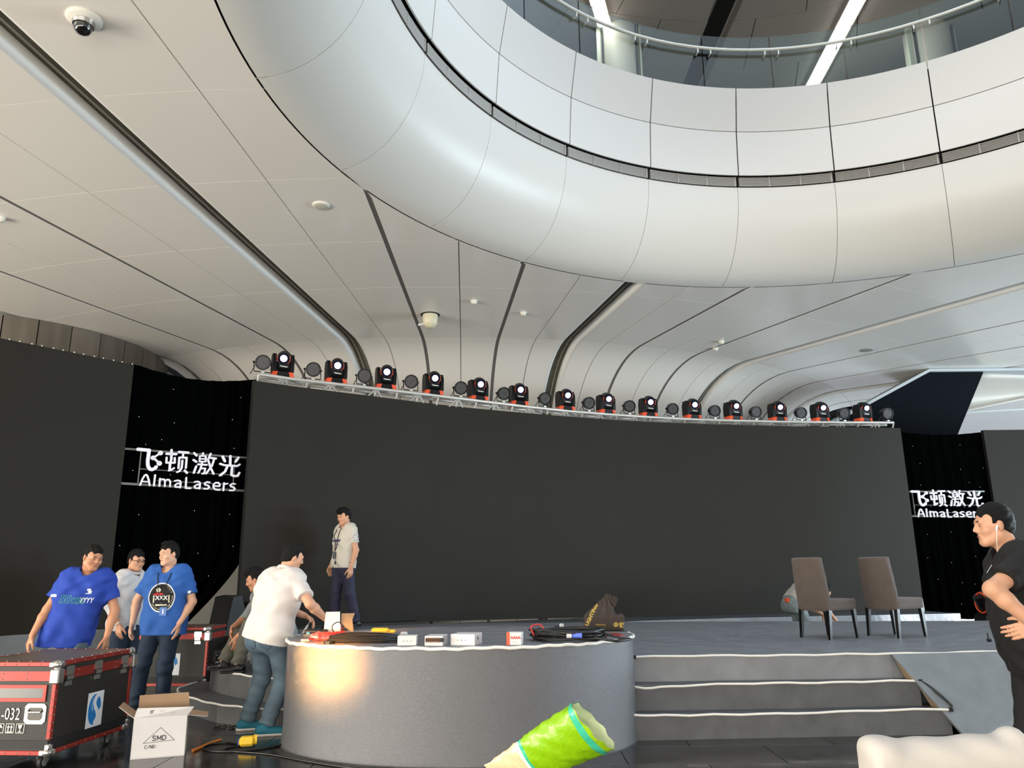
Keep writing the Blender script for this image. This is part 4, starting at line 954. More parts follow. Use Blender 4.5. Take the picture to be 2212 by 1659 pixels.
def flight_case(name, loc, rz, w, d, h, label, deco):
    t = empty(name, loc, rz, label, 'flight case', 'black and red flight cases'); zb = 0.115; zt = zb + h; zl = zb + h * 0.845; E = 0.034
    mb = MB(); mb.box((0, 0, (zb + zl - 0.02) / 2 + 0.0), (w - 0.012, d - 0.012, zl - 0.02 - zb)); mb.build('body', M_LAM, t)
    mb = MB(); mb.box((0, 0, (zl + 0.02 + zt) / 2), (w - 0.012, d - 0.012, zt - zl - 0.025)); LID = mb.build('lid', M_LAM, t)
    mb = MB(); mb.box((0, 0, zt - 0.003), (w - 2 * E, d - 2 * E, 0.004)); mb.build('lid_sheet', M_DIRT, LID)
    # red edge extrusions: one per edge
    def ext(a, b, nm='edge_extrusion'):
        a = np.array(a); b = np.array(b); mid = (a + b) / 2; L = np.abs(b - a); size = np.where(L > 0.01, L, E); m = MB(); m.bbox(mid, size, 0.004); m.build(nm, M_RED, t)
    X, Y = w / 2 - E / 2 + 0.003, d / 2 - E / 2 + 0.003
    for z in (zt - E / 2, zb + E / 2):
        for s in (-1, 1): ext((-X, s * Y, z), (X, s * Y, z)); ext((s * X, -Y, z), (s * X, Y, z))
    for sx in (-1, 1):
        for sy in (-1, 1): ext((sx * X, sy * Y, zb + 0.11), (sx * X, sy * Y, zl - 0.03))
    for s in (-1, 1):
        m = MB(); m.box((0, s * (d / 2 - 0.003), zl), (w - 0.03, 0.012, 0.07)); m.build('lid_band', M_RED, t)
        m = MB(); m.box((s * (w / 2 - 0.003), 0, zl), (0.012, d - 0.03, 0.07)); m.build('lid_band', M_RED, t)
        m = MB(); m.box((0, s * (d / 2 - 0.003), zb + 0.075), (w - 0.02, 0.012, 0.06)); m.build('kick_band', M_TIRE, t)
        m = MB(); m.box((s * (w / 2 - 0.003), 0, zb + 0.075), (0.012, d - 0.02, 0.06)); m.build('kick_band', M_TIRE, t)
    for sx in (-1, 1):
        for sy in (-1, 1):
            for z, dz in ((zt - 0.02, -1), (zb + 0.02, 1)):
                g = MB(); c = np.array([sx * (w / 2 - 0.012), sy * (d / 2 - 0.012), z]); g.ball(c, 0.036, 12, 8)
                for ax in ((-sx * 0.05, 0, 0), (0, -sy * 0.05, 0), (0, 0, dz * 0.05)): g.bbox(c + np.array(ax) * 0.8 + np.array([sx * 0.006, sy * 0.006, 0]), (0.045, 0.045, 0.045), 0.008)
                g.build('ball_corner', M_ST, t, smooth=40)
            g = MB(); g.bbox((sx * (w / 2 - 0.004), sy * (d / 2 - 0.004), zl), (0.075, 0.075, 0.105), 0.008); g.build('corner_brace', M_ST, t)
            # caster
            cx0, cy0 = sx * (w / 2 - 0.11), sy * (d / 2 - 0.11); g = MB(); g.box((cx0, cy0, zb - 0.004), (0.1, 0.09, 0.008)); cp = g.build('caster_plate', M_ST, t)
            g = MB(); g.prism([(-0.012, 0.03), (0.03, 0.052), (0.035, 0.11), (-0.035, 0.11)], -0.028, -0.022, lambda a, b, hh: (cx0 + hh, cy0 + a, b)); g.prism([(-0.012, 0.03), (0.03, 0.052), (0.035, 0.11), (-0.035, 0.11)], 0.022, 0.028, lambda a, b, hh: (cx0 + hh, cy0 + a, b)); g.build('caster_fork', M_ST, cp)
            g = MB(); g.lathe([(0.036, -0.018), (0.05, -0.014), (0.05, 0.014), (0.036, 0.018)], 18, (cx0, cy0, 0.05), roty(pi / 2)); g.build('caster_wheel', M_TIRE, cp, smooth=40)
            g = MB(); g.lathe([(0.03, -0.0195), (0.03, 0.0195)], 14, (cx0, cy0, 0.05), roty(pi / 2)); g.build('wheel_hub', mat('hub grey', (150, 152, 150), rough=.4), cp)
    RF = np.array([[1, 0, 0], [0, 0, -1], [0, 1, 0]]).astype(float)      # front face: width x, up z, out -y
    RR = np.array([[0, 0, 1], [1, 0, 0], [0, 1, 0]]).astype(float)       # right face: width y, up z, out +x
    ff = lambda a, b, hh: (a, -d / 2 - hh + 0.005, b); fr = lambda a, b, hh: (w / 2 + hh - 0.005, a, b)
    P = []
    for k in range(8):
        u = (k + .5) / 8 - .5
        P += [(u * w, -d / 2 - .003, zt - E / 2), (u * w, -d / 2 - .003, zb + E / 2), (w / 2 + .003, u * d, zt - E / 2), (w / 2 + .003, u * d, zb + E / 2), (u * w, -d / 2 + .02, zt + .001), (u * w, d / 2 - .02, zt + .001), (w / 2 - .02, u * d, zt + .001), (-w / 2 + .02, u * d, zt + .001)]
        if k in (1, 3, 5): P += [(u * w, -d / 2 - .003, zl - .02), (u * w, -d / 2 - .003, zl + .02), (w / 2 + .003, u * d + .06, zl - .02), (w / 2 + .003, u * d + .06, zl + .02)]
        P += [(w / 2 - .012, -d / 2 - .003, zb + .12 + k * .055), (w / 2 + .003, -d / 2 + .012, zb + .12 + k * .055)]
    rivets(t, P, None)
    deco(t, w, d, h, zb, zt, zl, ff, fr, RF, RR)
    return t
def dish_handle(t, f, w, h):
    o = [(-w / 2 + .02, -h / 2), (w / 2 - .02, -h / 2), (w / 2, -h / 2 + .02), (w / 2, h / 2 - .02), (w / 2 - .02, h / 2), (-w / 2 + .02, h / 2), (-w / 2, h / 2 - .02), (-w / 2, -h / 2 + .02)]
    mb = MB(); mb.prism(o, 0, .006, f); H = mb.build('recessed_handle', M_ST, t)
    mb = MB(); mb.prism([(x * .68, y * .62) for x, y in o], .006, .008, f); mb.build('handle_dish', mat('dish dark', (70, 68, 64), rough=.4, metal=.5), H)
    mb = MB(); mb.tube([f(-w * .3, h * .2, .012), f(-w * .3, h * .1, .024), f(w * .3, h * .1, .024), f(w * .3, h * .2, .012)], .006, 6); mb.build('handle_grip', M_ST, H)
def deco1(t, w, d, h, zb, zt, zl, ff, fr, RF, RR):
    for y in (-0.36, 0.0, 0.37): latch(t, (w / 2 - .002, y * d, zl + 0.01), RR)
    q = lambda a, b, hh: fr(a + 0.02, b + zb + h * 0.36, hh + 0.004); sticker(t, q, 0.21, 0.27)
    # label slot with red frame
    z = zb + h * 0.66; x1 = w / 2 - 0.07; x0 = -w / 2 + 0.08
    for (a, b, c, e) in ((x0, x1, z + .035, z + .06), (x0, x1, z - .06, z - .035), (x1 - .025, x1, z - .035, z + .035), (x0, x0 + .025, z - .035, z + .035)):
        mb = MB(); mb.prism([(a, c), (b, c), (b, e), (a, e)], 0, .01, ff); mb.build('slot_frame', M_RED, t)
    mb = MB(); mb.prism([(x0, z - .035), (x1, z - .035), (x1, z + .035), (x0, z + .035)], 0, .004, ff); mb.build('label_window', mat('label film', (84, 84, 82), rough=.15), t)
    text_on('stencil_number', '-032', 0.105, lambda a, b, hh: ff(a * .8 + w / 2 - 0.335, b * 1.15 + zb + h * 0.43, hh + .006), M_PRINT, t, bold=0.0)
    dish_handle(t, lambda a, b, hh: ff(a + w / 2 - 0.14, b + zb + h * 0.44, hh), 0.17, 0.145)
    for i, kind in enumerate(('umbrella', 'arrows', 'glass')):
        x = w / 2 - 0.41 + i * 0.082; z = zb + h * 0.285; fi = lambda a, b, hh: ff(a + x, b + z, hh + .006); mb = MB(); s_ = .032
        for (a, b) in (((-s_, -s_), (s_, -s_)), ((s_, -s_), (s_, s_)), ((s_, s_), (-s_, s_)), ((-s_, s_), (-s_, -s_))): ribbon(mb, [a, b], .004, .001, fi)
        if kind == 'arrows':
            for e in (-.012, .012): ribbon(mb, [(e, -.018), (e, .008)], .008, .001, fi); mb.prism([(e - .012, .006), (e + .012, .006), (e, .024)], 0, .001, fi)
            ribbon(mb, [(-.022, -.025), (.022, -.025)], .005, .001, fi)
        elif kind == 'glass':
            mb.prism([(-.017, .024), (.017, .024), (.01, .0), (-.01, .0)], 0, .001, fi); ribbon(mb, [(0, 0), (0, -.02)], .006, .001, fi); ribbon(mb, [(-.012, -.023), (.012, -.023)], .005, .001, fi)
        else:
            mb.prism([(-.024, .004), (-.015, .02), (0, .026), (.015, .02), (.024, .004)], 0, .001, fi); ribbon(mb, [(0, .004), (0, -.016), (-.008, -.02)], .005, .001, fi)
        mb.build('care_symbol', M_PRINT, t)
flight_case('flight_case', (-3.845, 6.775, 0.012), radians(-5), 0.78, 1.02, 0.665, 'black flight case with red edges and 032 stencil, nearest the viewer', deco1)
def deco2(t, w, d, h, zb, zt, zl, ff, fr, RF, RR):
    for x in (-0.36, 0.36): latch(t, (x * w, -d / 2 + .002, zl + .005), RF)
    sticker(t, lambda a, b, hh: ff(a + 0.03, b + zb + h * 0.37, hh + .004), 0.2, 0.25)
    dish_handle(t, lambda a, b, hh: fr(a, b + zb + h * .45, hh), .17, .145)
flight_case('flight_case', (-4.19, 10.20, 0.0), radians(-3), 0.92, 0.62, 0.68, 'black flight case with red edges behind the man in the badge T-shirt', deco2)
# ================================================================ carton on the floor
M_KRAFT = mat('kraft inside', (168, 138, 108), rough=.85, var=.05, vscale=9); M_CWHITE = mat('white carton', (214, 210, 208), rough=.7, var=.03, vscale=6); M_INK = mat('black ink', (44, 42, 44), rough=.7)
CT = empty('carton', (-2.91, 6.80, 0.012), radians(19), label='open white cardboard carton marked SMD on the floor', cat='box')
cw, cd_, ch_ = 0.40, 0.27, 0.305
def board(name, poly, n, parent, th=0.004, inner=True):
    poly = [np.array(p, float) for p in poly]; n = nrm(n); mb = MB(); k = len(poly); mb.add(poly + [p - n * th for p in poly], [tuple(range(k))] + [(i, (i + 1) % k, k + (i + 1) % k, k + i) for i in range(k)]); o = mb.build(name, M_CWHITE, parent)
    if inner:
        mb = MB(); mb.add([p - n * (th + .0006) for p in poly], [tuple(range(k))[::-1]]); mb.build('kraft_lining', M_KRAFT, o)
    return o
x, y = cw / 2, cd_ / 2
board('front_wall', [(-x, -y, 0), (x, -y, 0), (x, -y, ch_), (-x, -y, ch_)], (0, -1, 0), CT); board('back_wall', [(x, y, 0), (-x, y, 0), (-x, y, ch_), (x, y, ch_)], (0, 1, 0), CT)
board('side_wall', [(-x, y, 0), (-x, -y, 0), (-x, -y, ch_), (-x, y, ch_)], (-1, 0, 0), CT); board('side_wall', [(x, -y, 0), (x, y, 0), (x, y, ch_), (x, -y, ch_)], (1, 0, 0), CT)
board('base', [(-x, -y, .002), (x, -y, .002), (x, y, .002), (-x, y, .002)], (0, 0, -1), CT)
FF = board('front_flap', [(-x, -y, ch_), (x, -y, ch_), (x + .045, -y - .03, ch_ + .068), (-x + .02, -y + .0, ch_ + .076)], (0, -1, .1), CT)
board('back_flap', [(x, y, ch_), (-x, y, ch_), (-x + .0, y + .015, ch_ + .135), (x - .02, y + .015, ch_ + .14)], (0, 1, 0), CT)
board('left_flap', [(-x, y, ch_), (-x, -y, ch_), (-x - .125, -y + .05, ch_ + .085), (-x - .12, y, ch_ + .09)], (-.6, 0, -.8), CT); board('right_flap', [(x, -y, ch_), (x, y, ch_), (x + .15, y + .01, ch_ - .03), (x + .15, -y + .09, ch_ - .035)], (.2, 0, -1), CT)
fc = lambda a, b, hh: (a, -y - .0015 - hh, b)
mb = MB()
for p, q in (((-.115, .115), (.115, .125)), ((.115, .125), (.005, .225)), ((.005, .225), (-.115, .115))): ribbon(mb, [p, q], .0028, .0005, fc)
mb.build('triangle_mark', M_INK, CT)
stroke_text('smd_lettering', 'SMD', .034, .028, .037, .0055, lambda a, b, hh: fc(a, b + .148, hh), M_INK, CT)
stroke_text('number_lettering', 'C/NO:', .023, .016, .0195, .0035, lambda a, b, hh: fc(a - .055, b + .086, hh), M_INK, CT)
M_FADE = mat('faint grey print', (170, 162, 164), rough=.7)
for i, (xx, m_) in enumerate(((-.07, M_INK), (.01, M_FADE), (.085, M_FADE))):
    mb = MB(); fp = lambda a, b, hh: (a + xx, -y - .004 - (b + .036) / .072 * .03 * (xx + a + x) / (2 * x) - hh, ch_ + .036 + b)
    if i == 0:
        ribbon(mb, [(-.012, .012), (.012, .016)], .006, .0006, fp); ribbon(mb, [(-.01, .002), (.0, -.012)], .006, .0006, fp); ribbon(mb, [(0, .006), (.012, -.01)], .005, .0006, fp)
    elif i == 1: ribbon(mb, [(-.03, 0), (0, .013), (.03, 0)], .004, .0006, fp); ribbon(mb, [(-.018, -.01), (.018, -.01)], .004, .0006, fp)
    else:
        for k in range(10): a = 2 * pi * k / 10; b = 2 * pi * (k + 1) / 10; ribbon(mb, [(.025 * cos(a), .012 * sin(a)), (.025 * cos(b), .012 * sin(b))], .003, .0006, fp)
    mb.build('printed_mark', m_, FF)
# ================================================================ things on the podium
def small_box(name, x, yy, w, d, h, rz, label, m=None, group='small boxes on the podium'):
    t = empty(name, (x, yy, HP), rz, label, 'box', group); mb = MB(); mb.bbox((0, 0, h / 2), (w, d, h), .003); mb.build('shell', m or M_CWHITE, t); return t
t = small_box('power_adapter', -0.855, 6.46, .15, .11, .075, 0.03, 'plain white metal box at the left of the row on the podium')
for i in (-.03, .0, .03): mb = MB(); mb.lathe([(.003, 0), (.003, .003)], 8, (i, -.0565, .035), rotx(pi / 2)); mb.build('screw', M_INK, t)
t = small_box('terminal_supply', -0.625, 6.45, .145, .19, .075, -.12, 'white power supply with brown terminal strip on the podium')
mb = MB(); mb.box((-.008, -.097, .045), (.115, .012, .034)); s_ = mb.build('terminal_strip', mat('brown terminal', (120, 74, 40), rough=.5), t)
for k in range(7): mb = MB(); mb.box((-.056 + k * .016, -.105, .046), (.008, .006, .018)); mb.build('terminal', M_INK, s_)
mb = MB(); mb.box((.066, -.097, .045), (.03, .014, .03)); mb.build('dark_socket', M_INK, t)
t = small_box('power_adapter', -0.385, 6.47, .20, .20, .085, -.25, 'large white metal box with a corner face turned right on the podium')
for i in (-.04, -.01, .02): mb = MB(); mb.lathe([(.003, 0), (.003, .003)], 8, (i, -.1015, .04), rotx(pi / 2)); mb.build('screw', M_INK, t)
mb = MB(); mb.box((.1015, -.02, .05), (.003, .014, .018)); mb.build('port', M_INK, t)
t = small_box('gift_box', 0.005, 6.42, .115, .10, .095, -.18, 'white box with orange side and red lettering on the podium')
mb = MB(); mb.box((-.059, 0, .0475), (.003, .10, .095)); mb.build('orange_side', M_OR, t); mb = MB(); mb.box((-.046, -.0515, .0475), (.022, .003, .095)); mb.build('orange_edge', M_OR, t)
text_on('red_lettering', 'AAAA', .03, lambda a, b, hh: (a + .012, -.0535, b + .055), mat('red ink', (196, 52, 44), rough=.6), t, bold=.001); text_on('grey_lettering', 'XUEYAXI', .012, lambda a, b, hh: (a + .012, -.0535, b + .022), M_FADE, t)
t = empty('open_box', (-1.66, 7.35, HP), .1, 'tall white open carton with brown flaps on the podium', 'box')
mb = MB(); mb.box((0, 0, .05), (.14, .12, .10)); mb.build('shell', M_CWHITE, t); mb = MB(); mb.prism([(-.07, .10), (.07, .10), (.066, .22), (-.06, .22)], -.06, -.056, lambda a, b, h: (a, h, b)); mb.build('raised_flap', M_CWHITE, t)
mb = MB(); mb.prism([(.07, .10), (.19, .02), (.17, .14), (.19, .2), (.07, .2)], .03, .034, lambda a, b, h: (a, h, b)); mb.build('brown_flap', M_KRAFT, t); mb = MB(); mb.prism([(.07, .0), (.13, .0), (.07, .10)], 0.02, .024, lambda a, b, h: (a, h, b)); mb.build('red_inside', mat('red board', (140, 48, 36), rough=.6), t)
M_CAB = mat('black cable', (26, 25, 24), rough=.42, spec=.6)
def coil(name, x, yy, a, b, turns, r, label, seed, tail=None, jit=.025):
    rr = random.Random(seed); t = empty(name, (x, yy, HP), 0, label, 'cable', 'cable coils on the podium'); P = []
    for i in range(turns * 26):
        k = i / 26; th = 2 * pi * k; s_ = 1 - .28 * ((k * 0.618) % 1) + jit * sin(3 * th + k); P.append((a * s_ * cos(th) + jit * sin(k * 2.3), b * s_ * sin(th) + jit * cos(k * 1.7), r + r * 1.5 * int(k * 5 / turns) + .008 * (1 + sin(k * 5.1 + th))))
    if tail: P += [np.array(q) for q in arc_pts([P[-1]] + tail, 6)[1:]]
    mb = MB(); mb.tube(P, r, 6); mb.build('cable', M_CAB, t, smooth=70); return t
t = coil('cable_coil', 0.44, 6.78, .33, .26, 11, .0105, 'thick black cable coil with blue connector on the podium', 2, tail=[(.42, -.1, .02), (.5, -.22, .02), (.36, -.36, .02), (.2, -.32, .04)])
mb = MB(); mb.lathe([(.02, -.045), (.02, .045)], 12, (0.06, -.26, .055), roty(pi / 2) @ rotx(.2)); mb.build('blue_connector', mat('blue connector', (96, 120, 220), rough=.4), t, smooth=40)
mb = MB(); mb.lathe([(.021, -.02), (.021, .02)], 12, (-.0, -.26, .055), roty(pi / 2)); mb.build('white_collar', M_CWHITE, t, smooth=40)
mb = MB(); mb.tube(arc_pts([(-.28, -.12, .05), (-.30, -.02, .11), (-.22, .04, .12), (-.17, .0, .05)], 5), .007, 6); mb.build('red_tie', mat('red tie', (200, 60, 60), rough=.5), t)
# loose bundle of thin flat cables
t = empty('cable_bundle', (-1.22, 6.72, HP), 0, 'flat bundle of thin black cables on the podium', 'cable', 'cable coils on the podium'); rr = random.Random(5)
for k in range(26):
    y0 = rr.uniform(-.12, .12); z0 = .008 + rr.random() * .095 * (1 - abs(y0) / .16); P = arc_pts([(-.30 + rr.uniform(-.02, .03), y0 * .3 - .06, z0 * .7 + .004), (-.18, y0 * .8, z0), (.0, y0 + rr.uniform(-.03, .03), z0), (.16, y0 * .9, z0 * .8 + .004), (.27 + rr.uniform(-.06, .1), y0 * .6 + .02, .012 + rr.random() * .03)], 4)
    mb = MB(); mb.tube(P, .0065, 5); mb.build('cable', M_CAB, t, smooth=70)
# red plastic bag with red cables
t = empty('red_cable_bag', (-1.55, 6.92, HP), .1, 'clear bag of red cables on the podium', 'bag'); rr = random.Random(9)
g = SDF((-.24, -.14, -.01), (.24, .14, .13), .008); g.ell((0, 0, .03), (.2, .09, .035), k=0); g.ell((-.14, .0, .04), (.06, .06, .03), k=.03); g.ripple(lambda X, Y, Z: .006 * np.sin(60 * X + 40 * Y) * np.sin(50 * Y + 20) + .004 * np.sin(110 * X)); g.cut((0, 0, .001), (0, 0, -1))
g.build('plastic', mat('red translucent plastic', (196, 70, 76), rough=.2, coat=.6), t)
for k in range(8):
    P = arc_pts([(-.2 + rr.random() * .05, rr.uniform(-.07, .07), .02), (-.08, rr.uniform(-.09, .09), .05 + rr.random() * .025), (.08, rr.uniform(-.09, .09), .05 + rr.random() * .02), (.2, rr.uniform(-.07, .07), .02)], 4); mb = MB(); mb.tube(P, .006, 5); mb.build('red_cable', mat('red cable', (182, 34, 34), rough=.4), t, smooth=70)
mb = MB(); mb.bbox((-.235, -.03, .012), (.07, .03, .02), .006, rotz(.5)); mb.build('white_tag', M_CWHITE, t)
t = empty('tape_roll', (-1.52, 6.62, HP), 0, 'small roll of black tape at the podium edge', 'tape'); mb = MB(); mb.lathe([(.03, 0), (.045, 0), (.045, .026), (.03, .026), (.03, 0)], 18, cap0=False, cap1=False); mb.build('tape', M_MH, t, smooth=40); mb = MB(); mb.lathe([(.028, .001), (.0301, .001), (.0301, .025), (.028, .025)], 18, cap0=False, cap1=False); mb.build('core', M_KRAFT, t)
t = empty('tool_case', (-1.78, 7.15, HP), .05, 'small dark tool case with teal clip on the podium', 'case'); mb = MB(); mb.bbox((0, 0, .025), (.19, .08, .05), .008); mb.build('shell', mat('dark slate plastic', (44, 50, 54), rough=.4), t); mb = MB(); mb.box((-.04, -.04, .05), (.03, .03, .02)); mb.build('teal_clip', mat('teal plastic', (40, 120, 150), rough=.4), t); mb = MB(); mb.bbox((.02, 0, .062), (.2, .06, .03), .006); mb.build('upper_tray', M_MH, t)
t = empty('plug_strip', (-1.28, 7.12, HP), -.05, 'white cable strip with yellow plug behind the black cables', 'plug')
mb = MB(); mb.bbox((-.05, 0, .03), (.42, .09, .05), .012); mb.build('white_sleeve', mat('pale blue-white plastic', (206, 212, 222), rough=.4), t); mb = MB(); mb.bbox((.1, -.03, .07), (.15, .07, .04), .014); mb.build('yellow_plug', mat('yellow plastic', (232, 190, 50), rough=.4), t); mb = MB(); mb.bbox((.2, -.02, .06), (.07, .035, .03), .01, rotz(-.3)); mb.build('yellow_nose', MATS['yellow plastic'], t); mb = MB(); mb.bbox((.31, -.02, .04), (.06, .05, .03), .01); mb.build('white_nose', M_CWHITE, t); mb = MB(); mb.tube(arc_pts([(-.3, 0, .02), (-.34, .0, .10), (-.28, 0, .14), (-.22, 0, .08), (-.2, 0, .03)], 5), .005, 5); mb.build('black_loop', M_CAB, t)
t = empty('red_cable', (0.80, 7.12, HP), 0, 'thin red cable lying at the right end of the podium', 'cable'); mb = MB(); P = []
for i in range(60): th = i * .5; P.append((.16 * cos(th) * (1 - i * .004), .09 * sin(th) * (1 + .2 * sin(i)), .006 + .004 * (i % 3)))
mb.tube(P + [(.17, -.05, .006), (.12, -.09, .006)], .004, 5); mb.build('strand', mat('dark red cable', (150, 44, 40), rough=.5), t, smooth=70)
t = empty('white_plug', (0.48, 8.2, HP), 0.1, 'tiny white plug with black lead at the back of the podium', 'plug'); mb = MB(); mb.bbox((0, 0, .02), (.045, .03, .035), .008); mb.build('plug', M_CWHITE, t); mb = MB(); mb.tube([(-.02, 0, .015), (-.07, .01, .006)], .006, 5); mb.build('lead', M_CAB, t)
# cloth drawstring bag
BG = empty('drawstring_bag', (0.86, 7.72, HP), -.1, 'dark brown drawstring bag with gold lettering on the podium', 'bag')
g = SDF((-.26, -.17, -.01), (.26, .17, .36), .008); g.rbox((0, 0, .075), (.19, .10, .078), .03, k=0); g.cap((-.02, 0, .12), (.03, 0, .25), .145, .062, k=.05, flat=((0, 1, 0), 1.6)); g.rbox((.07, 0, .27), (.06, .022, .055), .018, R=roty(.35), k=.03); g.rbox((.0, 0, .26), (.035, .02, .03), .012, R=roty(-.3), k=.03)
g.ripple(lambda X, Y, Z: .008 * np.clip((Z - .09) / .1, 0, 1) * np.sin((X - .03) / (.36 - Z) * 16) + .003 * np.sin(26 * X + 50 * Z)); g.cut((0, 0, .001), (0, 0, -1))
M_BAG = mat('dark brown nonwoven cloth', (58, 48, 42), rough=.8, bump=.2, bscale=300); g.build('cloth', M_BAG, BG)
M_GOLD = mat('gold print', (190, 160, 70), rough=.5)
def on_sdf(name, polys, g, o, d, m, parent, off=.003, sub=True):
    """project a flat print (verts in 3D, faces) along d on to a solid"""
    V, F = polys; bm = bmesh.new(); vs = [bm.verts.new(v) for v in V]
    for f in F:
        try: bm.faces.new([vs[i] for i in f])
        except ValueError: pass
    bmesh.ops.triangulate(bm, faces=bm.faces)
    if sub:
        for _ in range(2):
            le = [e for e in bm.edges if e.calc_length() > .022]
            if le: bmesh.ops.subdivide_edges(bm, edges=le, cuts=1, use_grid_fill=False); bmesh.ops.triangulate(bm, faces=bm.faces)
    d = nrm(d); keep = []
    for v in bm.verts:
        h = g.hit(v.co, d, .5)
        if h is not None: v.co = Vector(h - d * off)
        else: keep.append(v)
    if keep: bmesh.ops.delete(bm, geom=keep, context='VERTS')
    me = bpy.data.meshes.new(name); bm.to_mesh(me); bm.free(); return link_mesh(name, me, m, parent)
def print_text(name, txt, size, place, g, d, m, parent, bold=0.0, shear=0.0):
    V, F = text_polys(txt, size, bold, shear); return on_sdf(name, ([place(v[0], v[1]) for v in V], F), g, None, d, m, parent)
print_text('gold_lettering', 'LIGHTING', .05, lambda a, b: (-.115 + a * .45 - b * .8, -.2, .15 + a * .85 + b * .4), g, (0, 1, 0), M_GOLD, BG, .002)
print_text('gold_emblem', '金悦', .055, lambda a, b: (.14 + a, -.2, .055 + b), g, (0, 1, 0), M_GOLD, BG, .001); print_text('gold_small_print', 'WEDDING', .02, lambda a, b: (-.03 + a, -.2, .06 + b), g, (0, 1, 0), M_GOLD, BG)
# ================================================================ floor things
t = empty('yellow_splitter', (-2.27, 7.02, 0.012), .3, 'yellow power splitter with blue socket on the floor', 'plug')
mb = MB(); mb.bbox((0, 0, .05), (.13, .10, .075), .022); b_ = mb.build('body', MATS['yellow plastic'], t, smooth=30); mb = MB(); mb.lathe([(.038, 0), (.04, .03)], 14, (.05, .01, .055), roty(pi / 2)); mb.build('side_socket', MATS['yellow plastic'], b_, smooth=40); mb = MB(); mb.prism([(-.024, -.026), (.024, -.026), (.024, .026), (-.024, .026)], 0, .006, lambda a, h_, z: (-.066 - z, a - .01, h_ + .05)); mb.build('blue_socket', mat('blue socket', (60, 92, 170), rough=.4), b_)
def floor_cable(pts, r, m, label, nm='floor_cable'):
    P = arc_pts([(a, b, .012 + r) for a, b in pts], 7); c = P[0]; mb = MB(); mb.tube([p - c for p in P], r, 6); o = mb.build(nm, m, None, smooth=70); o.location = c; tag(o, label, 'cable', 'loose cables on the floor'); return o
floor_cable([(-2.38, 7.10), (-2.5, 7.16), (-2.62, 7.08), (-2.58, 6.9), (-2.36, 6.82), (-2.1, 6.92), (-1.98, 7.08), (-1.98, 7.2)], .009, M_CAB, 'black cable looping round the yellow splitter')
floor_cable([(-2.32, 7.04), (-2.4, 6.96), (-2.42, 6.86)], .008, M_CAB, 'short black cable from the yellow splitter')
floor_cable([(-2.42, 6.86), (-2.0, 6.72), (-1.6, 6.46), (-1.15, 6.22), (-.6, 6.12)], .008, M_CAB, 'long black cable running along the podium foot')
floor_cable([(-2.66, 6.86), (-2.64, 6.98), (-2.62, 7.12), (-2.58, 7.26)], .013, mat('orange strap', (206, 122, 46), rough=.5), 'orange strap lying beside the carton', 'orange_strap')
t = empty('zip_tie_scraps', (-2.74, 7.9 - .05, .012), 0, 'dark scraps of cable ties at the foot of the side step', 'scraps'); rr = random.Random(4)
for k in range(6): mb = MB(); a = rr.uniform(-.12, .12); b = rr.uniform(-.05, .04); mb.tube(arc_pts([(a, b, .008), (a + rr.uniform(-.05, .05), b + .03, .02), (a + rr.uniform(-.06, .06), b - .02, .008)], 4), .006, 5); mb.build('scrap', M_CAB, t)
# ================================================================ stage-side equipment
t = empty('stage_monitor', (-3.78, 10.60, ZD), radians(-25), 'black wedge speaker leaning behind the seated man', 'speaker'); mb = MB(); mb.prism([(-.25, 0), (.2, 0), (.1, .48), (-.05, .5)], -.16, .16, lambda a, b, h: (h, -a, b)); mb.build('cabinet', M_MH, t); mb = MB(); mb.box((0, .24, .22), (.26, .02, .38), rotx(-.38)); mb.build('grille', mat('speaker grille', (24, 22, 24), rough=.3, coat=.3), t)
t = empty('floor_light', (7.45, 12.6, 0), .2, 'black floor light with orange ring beside the right curtain', 'stage light')
mb = MB(); mb.bbox((0, 0, .35), (.34, .3, .7), .03); mb.build('base_box', M_MH, t); mb = MB(); mb.lathe([(.10, -.12), (.15, .0), (.15, .16)], 16, (-.04, -.05, .86), roty(-.5)); mb.build('head', M_MH, t, smooth=40); mb = MB(); mb.tube([(-.16 + .02 * cos(a), -.06 + .15 * cos(a), .87 + .15 * sin(a)) for a in [2 * pi * k / 18 for k in range(18)]], .014, 6, closed=True); mb.build('orange_ring', M_OR, t); mb = MB(); mb.bbox((.22, .05, .86), (.22, .3, .34), .02); mb.build('grey_cover', mat('grey cover', (58, 60, 60), rough=.5), t)
t = empty('gooseneck_mic', (5.04, 8.6, ZD), 0, 'tiny black microphone standing at the stage edge', 'microphone'); mb = MB(); mb.tube([(0, 0, .0), (0, 0, .09)], .008, 6); mb.build('stem', M_CAB, t); mb = MB(); mb.ball((.01, 0, .018), (.03, .03, .018), 10, 6); mb.build('foot', M_CAB, t)
# ================================================================ foreground: covered chair, snack bag on a small table
M_COV = mat('white chair cover', (190, 184, 177), rough=.8, bump=.08, bscale=200)
CV = empty('covered_chair', (1.24, 2.42, 0), radians(4), 'white slip-covered chair seen from behind, bottom right', 'chair')
g = SDF((-.34, -.14, -.01), (.34, .62, 1.04), .011)
g.rbox((0, .0, .60), (.228, .055, .32), .03, k=0); g.cone((-.236, 0, .895), (.236, 0, .905), .066, .066, k=.012, rnd=.022); g.ell((-.19, .0, .93), (.05, .06, .042), k=.03); g.cap((.205, .0, .92), (.205, .0, .945), .046, .04, k=.03); g.rbox((0, .28, .28), (.235, .27, .27), .03, k=.02)
g.ripple(lambda X, Y, Z: .0025 * np.sin(38 * X + 60 * Z) * np.clip((Z - .55) * 6, 0, 1) + .006 * np.sin(22 * X + 1.0) * np.clip((.7 - Z) * 3, 0, 1)); g.cut((0, 0, .002), (0, 0, -1)); gcv = g; g.build('cover', M_COV, CV)
mb = MB(); P = []
